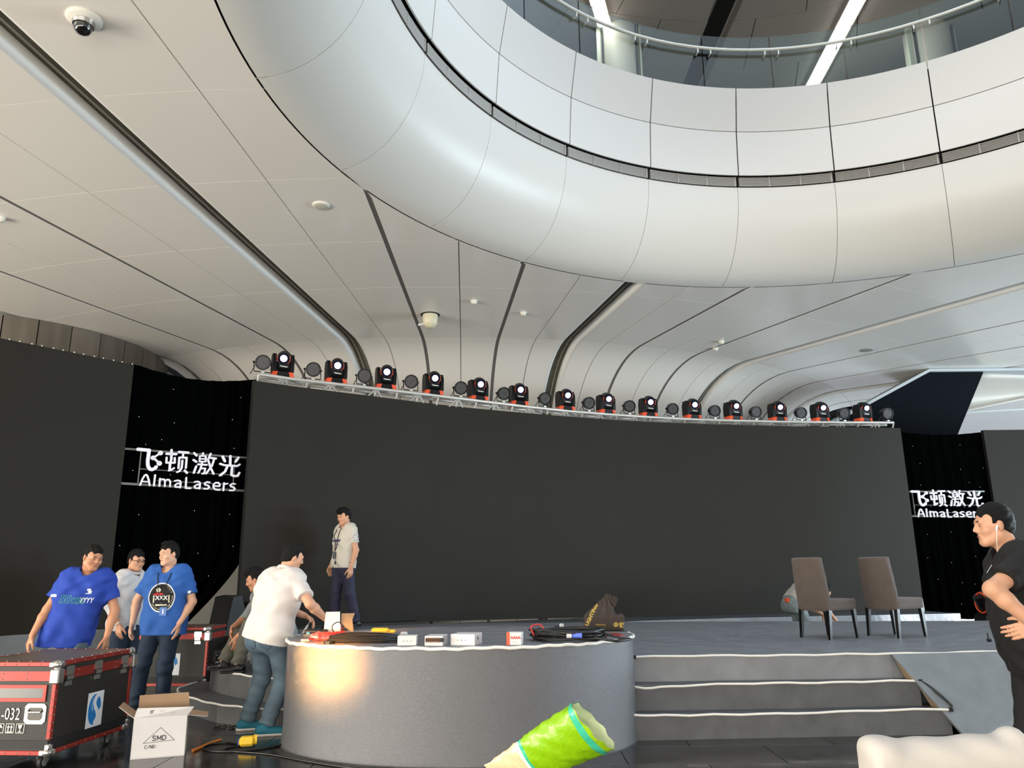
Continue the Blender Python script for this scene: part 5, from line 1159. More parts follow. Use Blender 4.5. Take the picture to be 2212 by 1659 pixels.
for k in range(41):
    a = -.235 + .47 * k / 40; h = gcv.hit((a, -.3, .846 + .012 * (k / 40) + .004 * sin(k * .4)), (0, 1, 0), .5)
    if h is not None: P.append(h - np.array([0, .001, 0]))
mb.tube(P, .0035, 5); mb.build('seam', mat('cover seam', (196, 186, 178), rough=.9), CV, smooth=70)
t = empty('side_table', (0.0, 2.72, 0), 0, 'small round black table under the green snack bag', 'table'); mb = MB(); mb.lathe([(.34, .635), (.345, .64), (.345, .655), (.34, .66)], 40); mb.build('top', M_MH, t, smooth=40); mb = MB(); mb.lathe([(.03, .02), (.025, .635)], 14); mb.build('stem', M_ST, t, smooth=40); mb = MB(); mb.lathe([(.22, 0), (.21, .015), (.04, .025)], 30); mb.build('foot', M_ST, t, smooth=40)
def bag_material():
    m = mat('green foil print', (150, 205, 30), rough=.38, coat=.15, bump=.35, bscale=45); nt = m.node_tree; b = nt.nodes['Principled BSDF']
    tc = nt.nodes.new('ShaderNodeTexCoord'); sp = nt.nodes.new('ShaderNodeSeparateXYZ'); nt.links.new(tc.outputs['Object'], sp.inputs[0]); cr = nt.nodes.new('ShaderNodeValToRGB'); cr.color_ramp.interpolation = 'CONSTANT'
    mr = nt.nodes.new('ShaderNodeMapRange'); mr.inputs[1].default_value = 0; mr.inputs[2].default_value = .455; nt.links.new(sp.outputs['Z'], mr.inputs[0]); nt.links.new(mr.outputs[0], cr.inputs[0])
    E_ = cr.color_ramp.elements; E_[0].position = 0; E_[0].color = lin((232, 190, 150)) + (1,); E_[1].position = .349; E_[1].color = lin((228, 222, 214)) + (1,)
    for p, c in ((.377, (60, 178, 140)), (.405, (128, 176, 8)), (.897, (60, 176, 140)), (.953, (140, 180, 20))): e = E_.new(p); e.color = lin(c) + (1,)
    nt.links.new(cr.outputs[0], b.inputs['Base Color']); return m
GBG = empty('snack_bag', (-.068, 2.968, .723), 0, 'opened bright green foil snack bag in the foreground', 'bag')
ax = nrm((.30, -.18, .20)); GM = Matrix.Identity(3); xx_, yy_, zz_ = frame(ax, (0, 1, .2)); GBG.matrix_world = Matrix(((xx_[0], yy_[0], zz_[0], -.068), (xx_[1], yy_[1], zz_[1], 2.968), (xx_[2], yy_[2], zz_[2], .723), (0, 0, 0, 1)))
def bagf(u, v, dr=0.0):
    L = .455; z = u * L; o = min(1, u * 1.6); a = 2 * pi * v; W = .070 + .030 * u + .006 * sin(7 * u + 3 * a) * u; T = .004 + .050 * o ** .6 * (.8 + .2 * u)
    cr_ = .0014 * sin(60 * u + 5 * a) + .0013 * sin(38 * u - 7 * a) + .001 * sin(110 * u + 2 * a)
    zz = z - .03 * (u ** 6) * (0.5 + 0.5 * sin(a + 0.6)) + (.004 * sin(9 * a) if u > .97 else 0)
    return ((T + cr_ - dr) * cos(a), (W + cr_ - dr) * sin(a), zz)
mb = MB(); mb.grid(lambda u, v: bagf(u, v), 46, 44); mb.build('foil', bag_material(), GBG, smooth=70, fix=False)
mb = MB(); mb.grid(lambda u, v: bagf(.1 + u * .9, v, .0018), 30, 40, flip=True); mb.build('lining', mat('pale foil lining', (204, 214, 176), rough=.35, metal=.1), GBG, smooth=70, fix=False)
# ================================================================ people
M_HAIR = mat('black hair', (13, 11, 10), rough=.6, spec=.25, bump=.6, bscale=320); M_EYE = mat('dark eye', (26, 18, 15), rough=.2); M_EYEW = mat('eye white', (176, 158, 146), rough=.4)
SKIN = {'tan': mat('skin tan', (186, 132, 100), rough=.5, sss=.12, var=.05, vscale=14), 'warm': mat('skin warm', (200, 150, 120), rough=.5, sss=.12, var=.05, vscale=14), 'light': mat('skin light', (214, 166, 138), rough=.5, sss=.12, var=.05, vscale=14)}
M_LIPS = mat('lips', (160, 92, 80), rough=.5)
def ik(a, t, l1, l2, pole):
    a = np.array(a, float); t = np.array(t, float); d = t - a; L = np.linalg.norm(d); e = d / L; L = min(L, (l1 + l2) * .998)
    x = (L * L + l1 * l1 - l2 * l2) / (2 * L); y = sqrt(max(l1 * l1 - x * x, 0)); p = np.array(pole, float); p = nrm(p - e * (p @ e))
    return a + e * x + p * y, a + e * L
LV = [(-.18, .085, .100), (-.05, .092, .108), (.08, .085, .106), (.25, .068, .101), (.42, .068, .104), (.58, .078, .110), (.74, .090, .112), (.88, .108, .092), (1.0, .128, .066)]
def torso(J, tmin=-.18, tmax=1.0, grow=0.0, fat=1.0, belly=0.0):
    out = []; P, S, rp, rs = J['P'], J['S'], J['rp'], J['rs']; M = (P + S) / 2 + J['bend']
    n = 13
    for i in range(n):
        t = tmin + (tmax - tmin) * i / (n - 1); w = np.interp(t, [l[0] for l in LV], [l[1] for l in LV]); r = np.interp(t, [l[0] for l in LV], [l[2] for l in LV])
        if t < LV[0][0]: w, r = LV[0][1], LV[0][2]
        u = t; c = P * (1 - u) ** 2 + 2 * u * (1 - u) * M + S * u * u if 0 <= u <= 1 else P + (P - M) * (-u) * 2
        ax = nrm(rp * (1 - max(0, u)) + rs * max(0, u)); b = belly * math.exp(-((t - .25) / .28) ** 2); s_ = J['s']
        fw = nrm(np.cross(np.array([0, 0, 1.0]), ax))
        out.append((c + fw * b * .6, ax, (w * fat) * s_, (r + grow + b * .5) * s_ * (fat if t < .85 else 1)))
    return out
def add_torso(g, lv, k=.02):
    k = .022
    for c, ax, w, r in lv: g.cap(c - ax * w, c + ax * w, r, r, k=k)
def head_prims(g, c, R, s, face=True):
    f = lambda x, y, z: c + R @ (np.array([x, y, z]) * s)
    g.ell(f(0, -.012, .030), np.array([.076, .094, .090]) * s, R, k=.03); g.ell(f(0, .020, -.042), np.array([.060, .068, .074]) * s, R, k=.035)
    g.cap(f(-.045, .0, -.055), f(-.02, .062, -.092), .026 * s, .02 * s, k=.03); g.cap(f(.045, .0, -.055), f(.02, .062, -.092), .026 * s, .02 * s, k=.03)
    g.ell(f(0, .064, -.095), np.array([.026, .022, .018]) * s, R, k=.02)
    g.cap(f(-.036, .072, .022), f(.036, .072, .022), .017 * s, k=.018)
    g.cap(f(-.048, .055, -.025), f(-.04, .06, -.03), .022 * s, k=.02); g.cap(f(.048, .055, -.025), f(.04, .06, -.03), .022 * s, k=.02)
    g.cap(f(0, .086, .012), f(0, .102, -.022), .0085 * s, .0115 * s, k=.012); g.cap(f(-.012, .09, -.029), f(.012, .09, -.029), .0095 * s, k=.008)
    g.ell(f(-.031, .093, .000), np.array([.017, .012, .0105]) * s, R, k=.012, sub=True); g.ell(f(.031, .093, .000), np.array([.017, .012, .0105]) * s, R, k=.012, sub=True)
    g.ell(f(0, .083, -.058), np.array([.024, .011, .0105]) * s, R, k=.008)
    for e in (-1, 1):
        g.ell(f(e * .078, -.008, -.006), np.array([.010, .021, .032]) * s, R @ rotz(e * -.35), k=.008)
def hand_prims(g, w, d, n, side, curl, s, spread=.2):
    d = nrm(d); n = nrm(np.array(n) - d * (np.array(n) @ d)); th = np.cross(d, n) * side; L = [.076, .084, .078, .060]
    for i in range(4):
        o = (.030 - .0205 * i); k0 = w + (d * .012 + th * o * .62) * s; k1 = w + (d * (.088 - .004 * abs(i - 1)) + th * o) * s
        g.cap(k0, k1, .0145 * s, .0115 * s, k=.010)
        p = k1; dd = d; a = curl * (.9 + .12 * i)
        for j, fr in enumerate((.48, .30, .24)):
            dd = nrm(dd * cos(a) + n * sin(a)) if j >= 0 else dd; fd = nrm(dd + th * spread * (1.5 - i) * .12)
            q = p + fd * L[i] * fr * s; g.cap(p, q, (.0098 - .0009 * j) * s, (.0092 - .0009 * j) * s, k=.004); p = q
            # bend further at the next joint
            nn = nrm(n * cos(a) - d * sin(a)); n_i = nn
    b0 = w + (d * .022 + th * .022) * s; b1 = w + (d * .055 + th * .050 + n * .012) * s; b2 = b1 + nrm(d * .85 + th * .35 + n * .35) * .034 * s; b3 = b2 + nrm(d * .9 + th * .05 + n * .45) * .028 * s
    g.cap(b0, b1, .0165 * s, .0125 * s, k=.012); g.cap(b1, b2, .0115 * s, .0105 * s, k=.005); g.cap(b2, b3, .0105 * s, .0085 * s, k=.005)
def joint_pose(H, P, S, wR, wL, aR, aL, pR=(.5, -.6, 0), pL=(-.5, -.6, 0), kR=(.1, 1, 0), kL=(-.1, 1, 0), rp=(1, 0, 0), rs=(1, 0, 0), head=(0, .03, .20), hr=(0, 0, 0), bend=(0, 0, 0), sw=.185):
    s = H / 1.72; J = {'s': s, 'H': H}; J['P'] = np.array(P, float); J['S'] = np.array(S, float); J['rp'] = nrm(rp); J['rs'] = nrm(rs); J['bend'] = np.array(bend, float)
    up = nrm(J['S'] - J['P'])
    for nm, e, w, p in (('R', 1, wR, pR), ('L', -1, wL, pL)):
        sh = J['S'] + J['rs'] * e * sw * s - up * .03 * s; el, wr = ik(sh, sh + np.array(w, float), .285 * s, .255 * s, p); J['sh' + nm], J['el' + nm], J['wr' + nm] = sh, el, wr
    for nm, e, a, kp in (('R', 1, aR, kR), ('L', -1, aL, kL)):
        hp = J['P'] + J['rp'] * e * .088 * s - np.array([0, 0, .03 * s]); kn, an = ik(hp, np.array(a, float), .425 * s, .41 * s, kp); J['hp' + nm], J['kn' + nm], J['an' + nm] = hp, kn, an
    J['hc'] = J['S'] + np.array(head) * s; J['hR'] = rotz(radians(hr[0])) @ rotx(radians(hr[1])) @ roty(radians(hr[2])); J['up'] = up
    return J
def build_person(loc, yaw, J, label, skin, shirt, pants, sleeve=.62, hem=-.26, loose=.020, toeR=(.15, 1, 0), toeL=(-.15, 1, 0), hdR=(0, .1, -1), hdL=(0, .1, -1), pnR=(-1, 0, 0), pnL=(1, 0, 0), curl=.32, fat=1.0, belly=0.0, res=.0068, shoe=None, sole=None, hair='short', neck=.071, hemtilt=(0, 0, 0), legw=1.0, hemw=0.0, group='stage crew'):
    s = J['s']; pts = np.array([J[k] for k in ('P', 'S', 'hc', 'elR', 'elL', 'wrR', 'wrL', 'knR', 'knL', 'anR', 'anL', 'shR', 'shL')]); lo = pts.min(0) - .24; hi = pts.max(0) + .24; lo[2] = min(J['anR'][2], J['anL'][2]) - .1
    # ---- body, one skin
    g = SDF(lo, hi, res); add_torso(g, torso(J, fat=fat * .95, grow=-.004, belly=belly), k=.05)
    nb = J['S'] - J['up'] * .02 * s; f = lambda x, y, z: J['hc'] + J['hR'] @ (np.array([x, y, z]) * s)
    g.cap(nb, f(0, -.028, -.06), .060 * s, .056 * s, k=.03); g.cap(J['shR'] + J['up'] * .015, J['shL'] + J['up'] * .015, .045 * s, k=.05)
    for e in 'RL':
        g.cap(J['sh' + e], J['el' + e], .050 * s * fat, .041 * s * fat, k=.03)
        m = J['el' + e] * .7 + J['wr' + e] * .3; g.cap(J['el' + e], m, .041 * s * fat, .042 * s * fat, k=.02); g.cap(m, J['wr' + e], .042 * s * fat, .0275 * s, k=.02)
        g.cap(J['hp' + e], J['kn' + e], .080 * s, .052 * s, k=.03); g.cap(J['kn' + e], J['an' + e], .050 * s, .038 * s, k=.02)
        t = nrm({'R': toeR, 'L': toeL}[e]); fl = np.array([0, 0, -.045 * s]); g.cap(J['an' + e] - t * .03 + fl, J['an' + e] + t * .13 * s + fl, .032 * s, .026 * s, k=.03)
    hand_prims(g, J['wrR'], np.array(hdR, float), np.array(pnR, float), 1, curl, s); hand_prims(g, J['wrL'], np.array(hdL, float), np.array(pnL, float), -1, curl, s)
    head_prims(g, J['hc'], J['hR'], s)
    B = g.build('person', SKIN[skin]); B.location = loc; B.rotation_euler = (0, 0, yaw); tag(B, label, 'person', group); GB_ = g
    # ---- face
    for e in (-1, 1):
        mb = MB(); mb.ball(f(e * .031, .0795, .000), np.array([.0115, .005, .0036]) * s, 10, 6, J['hR']); ey = mb.build('eye', M_EYEW, B, smooth=180); mb = MB(); mb.ball(f(e * .030, .0830, .000), np.array([.0060, .003, .0040]) * s, 8, 6, J['hR']); mb.build('iris', M_EYE, ey, smooth=180)
        mb = MB(); mb.tube([f(e * .050, .079, .022), f(e * .034, .091, .028), f(e * .014, .092, .024)], [.0015 * s, .0030 * s, .0022 * s], 6); mb.build('eyebrow', M_HAIR, B, smooth=180)
    mb = MB(); mb.ball(f(0, .0905, -.058), np.array([.021, .005, .0052]) * s, 12, 6, J['hR']); mb.build('lips', M_LIPS, B, smooth=180)
    # ---- hair
    hc = J['hc']; g = SDF(hc - .17 * s, hc + .17 * s, .0055); hg = .004 if hair == 'crop' else .010
    g.ell(f(0, -.014, .034), np.array([.0775 + hg * .8, .0955 + hg * .9, .092 + hg * 1.2]) * s, J['hR'], k=0)
    g.ell(f(0, -.030, -.012), np.array([.0735 + hg * .5, .074 + hg, .072]) * s, J['hR'], k=.02)
    if hair == 'full': g.ell(f(0, .035, .098), np.array([.068, .062, .036]) * s, J['hR'], k=.025); g.ell(f(0, -.03, .01), np.array([.086, .088, .09]) * s, J['hR'], k=.02)
    if hair == 'tuft': g.ell(f(-.012, .025, .120), np.array([.055, .065, .024]) * s, J['hR'], k=.025)
    g.ripple(lambda X, Y, Z: .0030 * np.sin(130 * X + 60 * Y + 3) * np.sin(100 * Z + 90 * Y) + .0022 * np.sin(230 * X + 190 * Z + 150 * Y))
    fl_ = {'short': .074, 'crop': .080, 'full': .062, 'tuft': .078}[hair]
    g.ell(f(0, .125, fl_ - .135), np.array([.088, .098, .135]) * s, J['hR'], k=.006, sub=True)
    for e in (-1, 1): g.ell(f(e * .086, .012, -.034), np.array([.030, .040, .046]) * s, J['hR'], k=.006, sub=True); g.ell(f(e * .075, .075, .03), np.array([.035, .05, .06]) * s, J['hR'], k=.006, sub=True)
    dv = nrm(np.array([0, -.10, -.062])); g.cut(f(0, -.005, -.028 if hair != 'crop' else -.015), J['hR'] @ np.array([0, -dv[2], dv[1]]))
    g.build('hair', M_HAIR, B)
    # ---- trousers
    lo2 = lo.copy(); hi2 = hi.copy(); hi2[2] = J['P'][2] + .25 if J['S'][2] - J['P'][2] > .3 else hi[2]
    g = SDF(lo2, hi2, .0085); add_torso(g, torso(J, -.18, .16, grow=.012, fat=fat, belly=belly * .6), k=.04)
    for e in 'RL':
        g.cone(J['hp' + e] + np.array([0, 0, .03]), J['kn' + e], .104 * s * legw, .078 * s * legw, k=.045, rnd=.03); g.cap(J['kn' + e], J['kn' + e] + (J['an' + e] - J['kn' + e]) * .1, .078 * s * legw, .077 * s * legw, k=.03); en = J['kn' + e] + (J['an' + e] - J['kn' + e]) * .97; g.cone(J['kn' + e], en, .077 * s * legw, .070 * s * legw, k=.03, rnd=.006)
    cut_z = J['P'] + J['up'] * .14 * s; kn = (J['knR'][2] + J['knL'][2]) / 2
    g.ripple(lambda X, Y, Z: .0045 * np.sin(55 * Z + 14 * X + 9 * Y) * np.exp(-((Z - kn) / .16) ** 2) + .006 * np.sin(70 * Z + 20 * X) * np.exp(-((Z - J['anR'][2] - .07) / .09) ** 2) + .002 * np.sin(26 * Z + 30 * X)); (g.cut(cut_z, J['up']) if kn < J['P'][2] - .25 else None); TR_ = g.build('trousers', pants, B)
    # ---- shirt
    lo3 = np.minimum(np.minimum(J['P'], J['S']), np.minimum(J['elR'], J['elL'])) - .24; hi3 = np.maximum(np.maximum(J['P'], J['S']), np.maximum(J['elR'], J['elL'])) + .24
    if sleeve > 1: lo3 = np.minimum(lo3, np.minimum(J['wrR'], J['wrL']) - .1); hi3 = np.maximum(hi3, np.maximum(J['wrR'], J['wrL']) + .1)
    g = SDF(lo3, hi3, max(.007, res)); add_torso(g, torso(J, hem - .06, 1.0, grow=loose + .012, fat=fat, belly=belly), k=.05)
    g.cap(J['shR'] + J['up'] * .012, J['shL'] + J['up'] * .012, (.050 + loose * .35) * s, k=.05); g.cap(J['S'] - J['up'] * .03, J['S'] + J['up'] * .045 * s, .09 * s, .066 * s, k=.03)
    for e in 'RL':
        a, b, c = J['sh' + e], J['el' + e], J['wr' + e]
        if sleeve <= 1: g.cone(a, a + (b - a) * sleeve, .058 * s * fat + loose * .4, .060 * s * fat + loose * .55, k=.03, rnd=.004)
        else:
            g.cap(a, b, .058 * s + loose * .3, .052 * s + loose * .2, k=.03); g.cone(b - (c - b) * .05, b + (c - b) * (sleeve - 1), .052 * s + loose * .2, .049 * s + loose * .2, k=.02, rnd=.004)
    fold = lambda X, Y, Z: .0048 * np.sin(34 * X + 20 * Z + 5 * np.sin(9 * Z)) * np.sin(15 * Y + 8 * Z + 1) + .0038 * np.sin(22 * Z + 30 * X * np.sign(X)) + .003 * np.sin(48 * Z - 33 * X + 14 * Y)
    g.ripple(fold); hp_ = J['P'] + J['up'] * (hem * .47 * s); g.cut(hp_, -(J['up'] + np.array(hemtilt)))
    fwd = J['hR'] @ np.array([0, 1, 0]); bf = nrm(np.cross([0, 0, 1.0], J['rs'])); g.cap(J['S'] + bf * .03 * s + J['up'] * .005, f(0, -.01, -.05), neck * s, neck * 1.05 * s, k=.008, sub=True)
    if hemw: pass
    SH = g.build('shirt', shirt, B)
    # ---- shoes
    for e, tv in (('R', toeR), ('L', toeL)):
        t = nrm(tv); a = J['an' + e]; z0 = a[2] - .08 * s; q = SDF(a + np.array([-.2, -.2, -.12]), a + np.array([.2, .2, .06]), .008)
        q.cap(a - t * .045 * s + np.array([0, 0, -.032]), a + t * .135 * s + np.array([0, 0, -.048]), .046 * s, .040 * s, k=0, flat=((0, 0, 1), 1.0)); q.cap(a + np.array([0, 0, -.02]), a - t * .01 + np.array([0, 0, .0]), .044 * s, .042 * s, k=.02); q.cut((0, 0, z0 + .016), (0, 0, -1)); so = q.build('shoe', shoe or M_MH, B)
        q = SDF(a + np.array([-.2, -.2, -.12]), a + np.array([.2, .2, .0]), .008); q.cap(a - t * .047 * s + np.array([0, 0, -.05]), a + t * .138 * s + np.array([0, 0, -.05]), .050 * s, .045 * s, k=0); q.cut((0, 0, z0 + .024), (0, 0, 1)); q.cut((0, 0, z0), (0, 0, -1)); q.build('sole', sole or M_TIRE, so)
    return {'B': B, 'g': g, 'SH': SH, 'J': J, 'f': f, 'body': GB_, 'fwd': bf}
def onshirt(p, name, V, F, m, parent=None, off=.004, d=None):
    d = -p['fwd'] if d is None else np.array(d, float); return on_sdf(name, (V, F), p['g'], None, d, m, parent or p['SH'], off)
def chest_map(p, du, dv, back=.5):
    J = p['J']; o = J['S'] + p['fwd'] * back; r = J['rs']; u = J['up']
    return lambda a, b: tuple(o + r * (-(a + du)) + u * (b + dv))      # a to the viewer's right when facing the person
def lanyard(p, low, m, wd=.0045, spread=.075):
    g, J = p['g'], p['J']; f = p['f']; neck_ = J['S'] + J['up'] * .045; pts = []
    for e in (1, -1):
        P = [neck_ - p['fwd'] * .075 * J['s'], neck_ + J['rs'] * e * spread - p['fwd'] * .03]
        for k in range(1, 13):
            t = k / 12; q = J['S'] + J['up'] * (.03 - (low + .03) * t) + J['rs'] * e * (spread * (1 - t) ** .8) + p['fwd'] * .5; h = g.hit(q, -p['fwd'], .6)
            if h is None: continue
            P.append(h + p['fwd'] * .006)
        mb = MB(); mb.tube(P, wd, 5); mb.build('lanyard', m, p['B'], smooth=70)
    return P[-1]
CL = dict(
 royal=mat('royal blue tee', (30, 62, 158), rough=.8, bump=.1, bscale=220), blue=mat('mid blue tee', (42, 92, 168), rough=.8, bump=.1, bscale=220), white=mat('white shirt cotton', (204, 202, 204), rough=.8, bump=.08, bscale=220), polo=mat('white polo pique', (206, 198, 193), rough=.85, bump=.15, bscale=300),
 grey=mat('grey shirt', (122, 128, 128), rough=.8, bump=.1, bscale=220), beige=mat('oatmeal tee', (196, 190, 178), rough=.85, bump=.1, bscale=220), black=mat('black tee', (18, 18, 17), rough=.85, bump=.15, bscale=200), lgrey=mat('light grey sweatshirt', (168, 166, 158), rough=.9, bump=.1, bscale=220),
 jeans=mat('blue jeans', (58, 78, 96), rough=.85, var=.22, vscale=6, bump=.15, bscale=300), djeans=mat('dark jeans', (34, 48, 66), rough=.85, var=.3, vscale=7, bump=.15, bscale=300), ljeans=mat('washed jeans', (86, 104, 116), rough=.85, var=.22, vscale=6, bump=.15, bscale=300), navy=mat('navy trousers', (46, 46, 66), rough=.85, var=.2, vscale=6), olive=mat('olive grey trousers', (88, 86, 76), rough=.85, var=.1, vscale=6), blackp=mat('black trousers', (20, 20, 19), rough=.8), pjeans=mat('pale worn jeans', (120, 132, 132), rough=.85, var=.3, vscale=12))
M_TEAL = mat('teal mesh shoe', (28, 104, 124), rough=.7, bump=.2, bscale=300); M_SOLE = mat('off-white sole', (206, 200, 190), rough=.6); M_NAVYSH = mat('navy shoe', (30, 34, 46), rough=.7)
# ---- 1 man in royal blue running T-shirt
J = joint_pose(1.71, (0, 0, .93), (-.13, .05, 1.40), (.21, .08, -.49), (-.07, .10, -.50), (.13, .02, .08), (-.16, .10, .08), pR=(.6, -.5, 0), pL=(-.6, -.5, 0), rs=(.985, 0, .03), head=(-.035, .05, .20), hr=(42, -14, -6))
p = build_person((-4.28, 7.72, 0), radians(194), J, 'person in a royal blue 50KM running T-shirt leaning beside the near flight case', 'tan', CL['royal'], CL['ljeans'], hem=-.32, loose=.036, hdR=(.25, .15, -1), hdL=(-.05, .25, -1), hemtilt=(.22, 0, 0), hair='crop', neck=.074, pnR=(-.8, -.5, 0), pnL=(.8, -.3, 0))
cm = chest_map(p, 0, -.20); M_GREENP = mat('green outline print', (70, 150, 130), rough=.7); M_WPR = mat('white shirt print', (224, 228, 230), rough=.7)
def outline_text(p, txt, size, cm, m, dx, dy, w=.004):
    V, F = text_polys(txt, size, .003); ed = {}
    for fc_ in F:
        for i in range(len(fc_)): e = (fc_[i], fc_[(i + 1) % len(fc_)]); ed[e] = 1
    mb = MB()
    for (a, b) in ed:
        if (b, a) in ed: continue
        A = V[a][:2] + np.array([dx, dy]); B_ = V[b][:2] + np.array([dx, dy]); d = nrm(B_ - A); n = np.array([-d[1], d[0]]) * w / 2; q = [A - n, A + n, B_ + n, B_ - n]; mb.add([cm(*t) for t in q], [(0, 1, 2, 3)])
    onshirt(p, 'outline_print', mb.v, mb.f, m)
outline_text(p, '50', .105, cm, M_GREENP, -.085, 0); outline_text(p, 'KM', .075, cm, M_GREENP, .028, -.01)
V, F = text_polys('YYYY', .07, .001); onshirt(p, 'white_print', [cm(v[0] * .7 + .098, v[1] - .005) for v in V], F, M_WPR)
for (x0, y0, w_, h_) in ((.085, .098, .034, .018), (.098, .078, .034, .018), (.09, .062, .05, .006)):
    mb = MB(); mb.add([cm(x0 - w_ / 2, y0 - h_ / 2), cm(x0 + w_ / 2, y0 - h_ / 2), cm(x0 + w_ / 2, y0 + h_ / 2), cm(x0 - w_ / 2, y0 + h_ / 2)], [(0, 1, 2, 3)]); onshirt(p, 'chest_print', mb.v, mb.f, M_WPR)
c = p['J']['shR'] * .5 + p['J']['elR'] * .5 + np.array([0, .3, 0]); mb = MB(); mb.add([c + np.array(q) for q in ((-.03, 0, -.012), (.03, 0, -.012), (.03, 0, .012), (-.03, 0, .012))], [(0, 1, 2, 3)]); onshirt(p, 'sleeve_print', mb.v, mb.f, M_WPR, d=(0, -1, 0))
# ---- 2 man in white shirt with glasses
J = joint_pose(1.70, (0, 0, .93), (0, .03, 1.40), (.04, .10, -.48), (-.04, .02, -.48), (.10, -.02, .08), (-.10, .10, .08), head=(0, .055, .195), hr=(-14, -8, 0))
p = build_person((-4.50, 9.25, 0), radians(255), J, 'person in a white rolled-sleeve shirt and black glasses behind the flight cases', 'warm', CL['white'], CL['djeans'], sleeve=1.55, hem=-.24, hair='short', fat=.94, neck=.068)
f = p['f']; M_FRAME = mat('black glasses frame', (12, 12, 12), rough=.3)
gl = MB()
for e in (-1, 1):
    gl.tube([f(e * .032 + .022 * cos(a), .104, .0 + .016 * sin(a)) for a in [2 * pi * k / 14 for k in range(14)]], .0026, 5, closed=True); gl.tube([f(e * .054, .102, .006), f(e * .080, .06, .008), f(e * .084, -.01, .006)], .0026, 5)
gl.tube([f(-.011, .105, .003), f(.011, .105, .003)], .0024, 5); gl.build('glasses', M_FRAME, p['B'])
mb = MB(); a = p['J']; nb = a['S'] + a['up'] * .05; mb.tube([nb + np.array([.068 * cos(t), .02 + .066 * sin(t), .018 - .022 * sin(t)]) for t in [2 * pi * k / 24 for k in range(24)]], .016, 8, closed=True); mb.build('collar', CL['white'], p['B'], smooth=70)
mb = MB(); w = a['wrR']; d = nrm(a['elR'] - a['wrR']); x_, y_, _z = frame(d); mb.tube([w + d * .012 + .033 * (cos(t) * x_ + sin(t) * y_) for t in [2 * pi * k / 16 for k in range(16)]], .0045, 5, closed=True); mb.build('bracelet', M_PAPER, p['B'], smooth=70)
# ---- 3 man in blue badge T-shirt
J = joint_pose(1.77, (0, 0, .955), (.0, -.01, 1.445), (.12, .08, -.50), (-.01, .12, -.50), (.19, .10, .085), (-.05, -.02, .085), pR=(.6, -.5, 0), pL=(-.7, -.5, 0), head=(.01, .03, .20), hr=(-33, -5, 3))
p = build_person((-3.83, 8.78, 0), radians(183), J, 'person in a blue T-shirt with a round XXX badge print and black lanyard', 'light', CL['blue'], CL['djeans'], hem=-.33, loose=.026, hair='tuft', neck=.078, sleeve=.70, shoe=M_NAVYSH, sole=M_SOLE, toeR=(.75, .6, 0), toeL=(-.1, 1, 0), hdR=(.05, .2, -1), hdL=(0, .25, -1), fat=1.04)
cm = chest_map(p, .005, -.255)
M_BK = mat('black shirt print', (22, 22, 24), rough=.75); M_REDP = mat('red shirt print', (196, 40, 44), rough=.7); M_CREAM = mat('cream shirt print', (214, 208, 186), rough=.75)
def disc(cm, r0, r1, n=28, dx=0, dy=0, sy=1.0):
    mb = MB(); vs = [cm(dx + r0 * cos(2 * pi * k / n), dy + sy * r0 * sin(2 * pi * k / n)) for k in range(n)] + [cm(dx + r1 * cos(2 * pi * k / n), dy + sy * r1 * sin(2 * pi * k / n)) for k in range(n)]
    mb.add(vs, [(k, (k + 1) % n, n + (k + 1) % n, n + k) for k in range(n)]); return mb
def fdisc(cm, r, n=28, dx=0, dy=0, sy=1.0):
    mb = MB(); mb.add([cm(dx, dy)] + [cm(dx + r * cos(2 * pi * k / n), dy + sy * r * sin(2 * pi * k / n)) for k in range(n)], [(0, 1 + k, 1 + (k + 1) % n) for k in range(n)]); return mb
q = disc(cm, .130, .141, sy=1.1); onshirt(p, 'badge_rim', q.v, q.f, M_WPR, off=.005); q = disc(cm, .098, .130, sy=1.1); onshirt(p, 'badge_band', q.v, q.f, M_BK, off=.004); q = fdisc(cm, .098, sy=1.1); onshirt(p, 'badge_field', q.v, q.f, M_BK, off=.0045)
rect = lambda x0, y0, x1, y1: ([cm(x0, y0), cm(x1, y0), cm(x1, y1), cm(x0, y1)], [(0, 1, 2, 3)])
[onshirt(p, 'badge_bar', *rect(x0_, -.055, x0_ + .014, .024), M_CREAM, off=.0065) for x0_ in (-.088, .074)]; onshirt(p, 'badge_bar', *rect(-.06, -.086, .06, -.070), M_CREAM, off=.0065); onshirt(p, 'badge_panel', *rect(-.062, -.062, .062, .028), M_BK, off=.0065); onshirt(p, 'badge_cap', *rect(-.045, .028, .055, .098), M_BK, off=.0065)
mb = MB(); mb.add([cm(-.095, .032), cm(-.06, .05), (cm(.01, .046)), cm(.02, .03), cm(-.05, .022)], [(0, 1, 2, 3, 4)]); onshirt(p, 'badge_visor', mb.v, mb.f, M_REDP, off=.008)
q = fdisc(cm, .023, 18, -.035, .078); onshirt(p, 'badge_ball', q.v, q.f, M_CREAM, off=.008)
V, F = text_polys('XXX', .062, .002); onshirt(p, 'badge_lettering', [cm(v[0], v[1] - .005) for v in V], F, M_WPR, off=.0085)
for word, a0, a1, flip in (('STYLE WORLD', 70, -40, False), ('ORIGINAL 1985', 215, 320, True)):
    for i, ch in enumerate(word):
        if ch == ' ': continue
        an = radians(a0 + (a1 - a0) * i / (len(word) - 1)); V, F = text_polys(ch, .024); rt = an - pi / 2 if not flip else an + pi / 2; R_ = .114
        onshirt(p, 'badge_letter', [cm(R_ * cos(an) + v[0] * cos(rt) - v[1] * sin(rt), 1.1 * R_ * sin(an) + v[0] * sin(rt) + v[1] * cos(rt)) for v in V], F, M_CREAM, off=.0062)
low = lanyard(p, .30, mat('black lanyard', (14, 14, 16), rough=.6)); J_ = p['J']
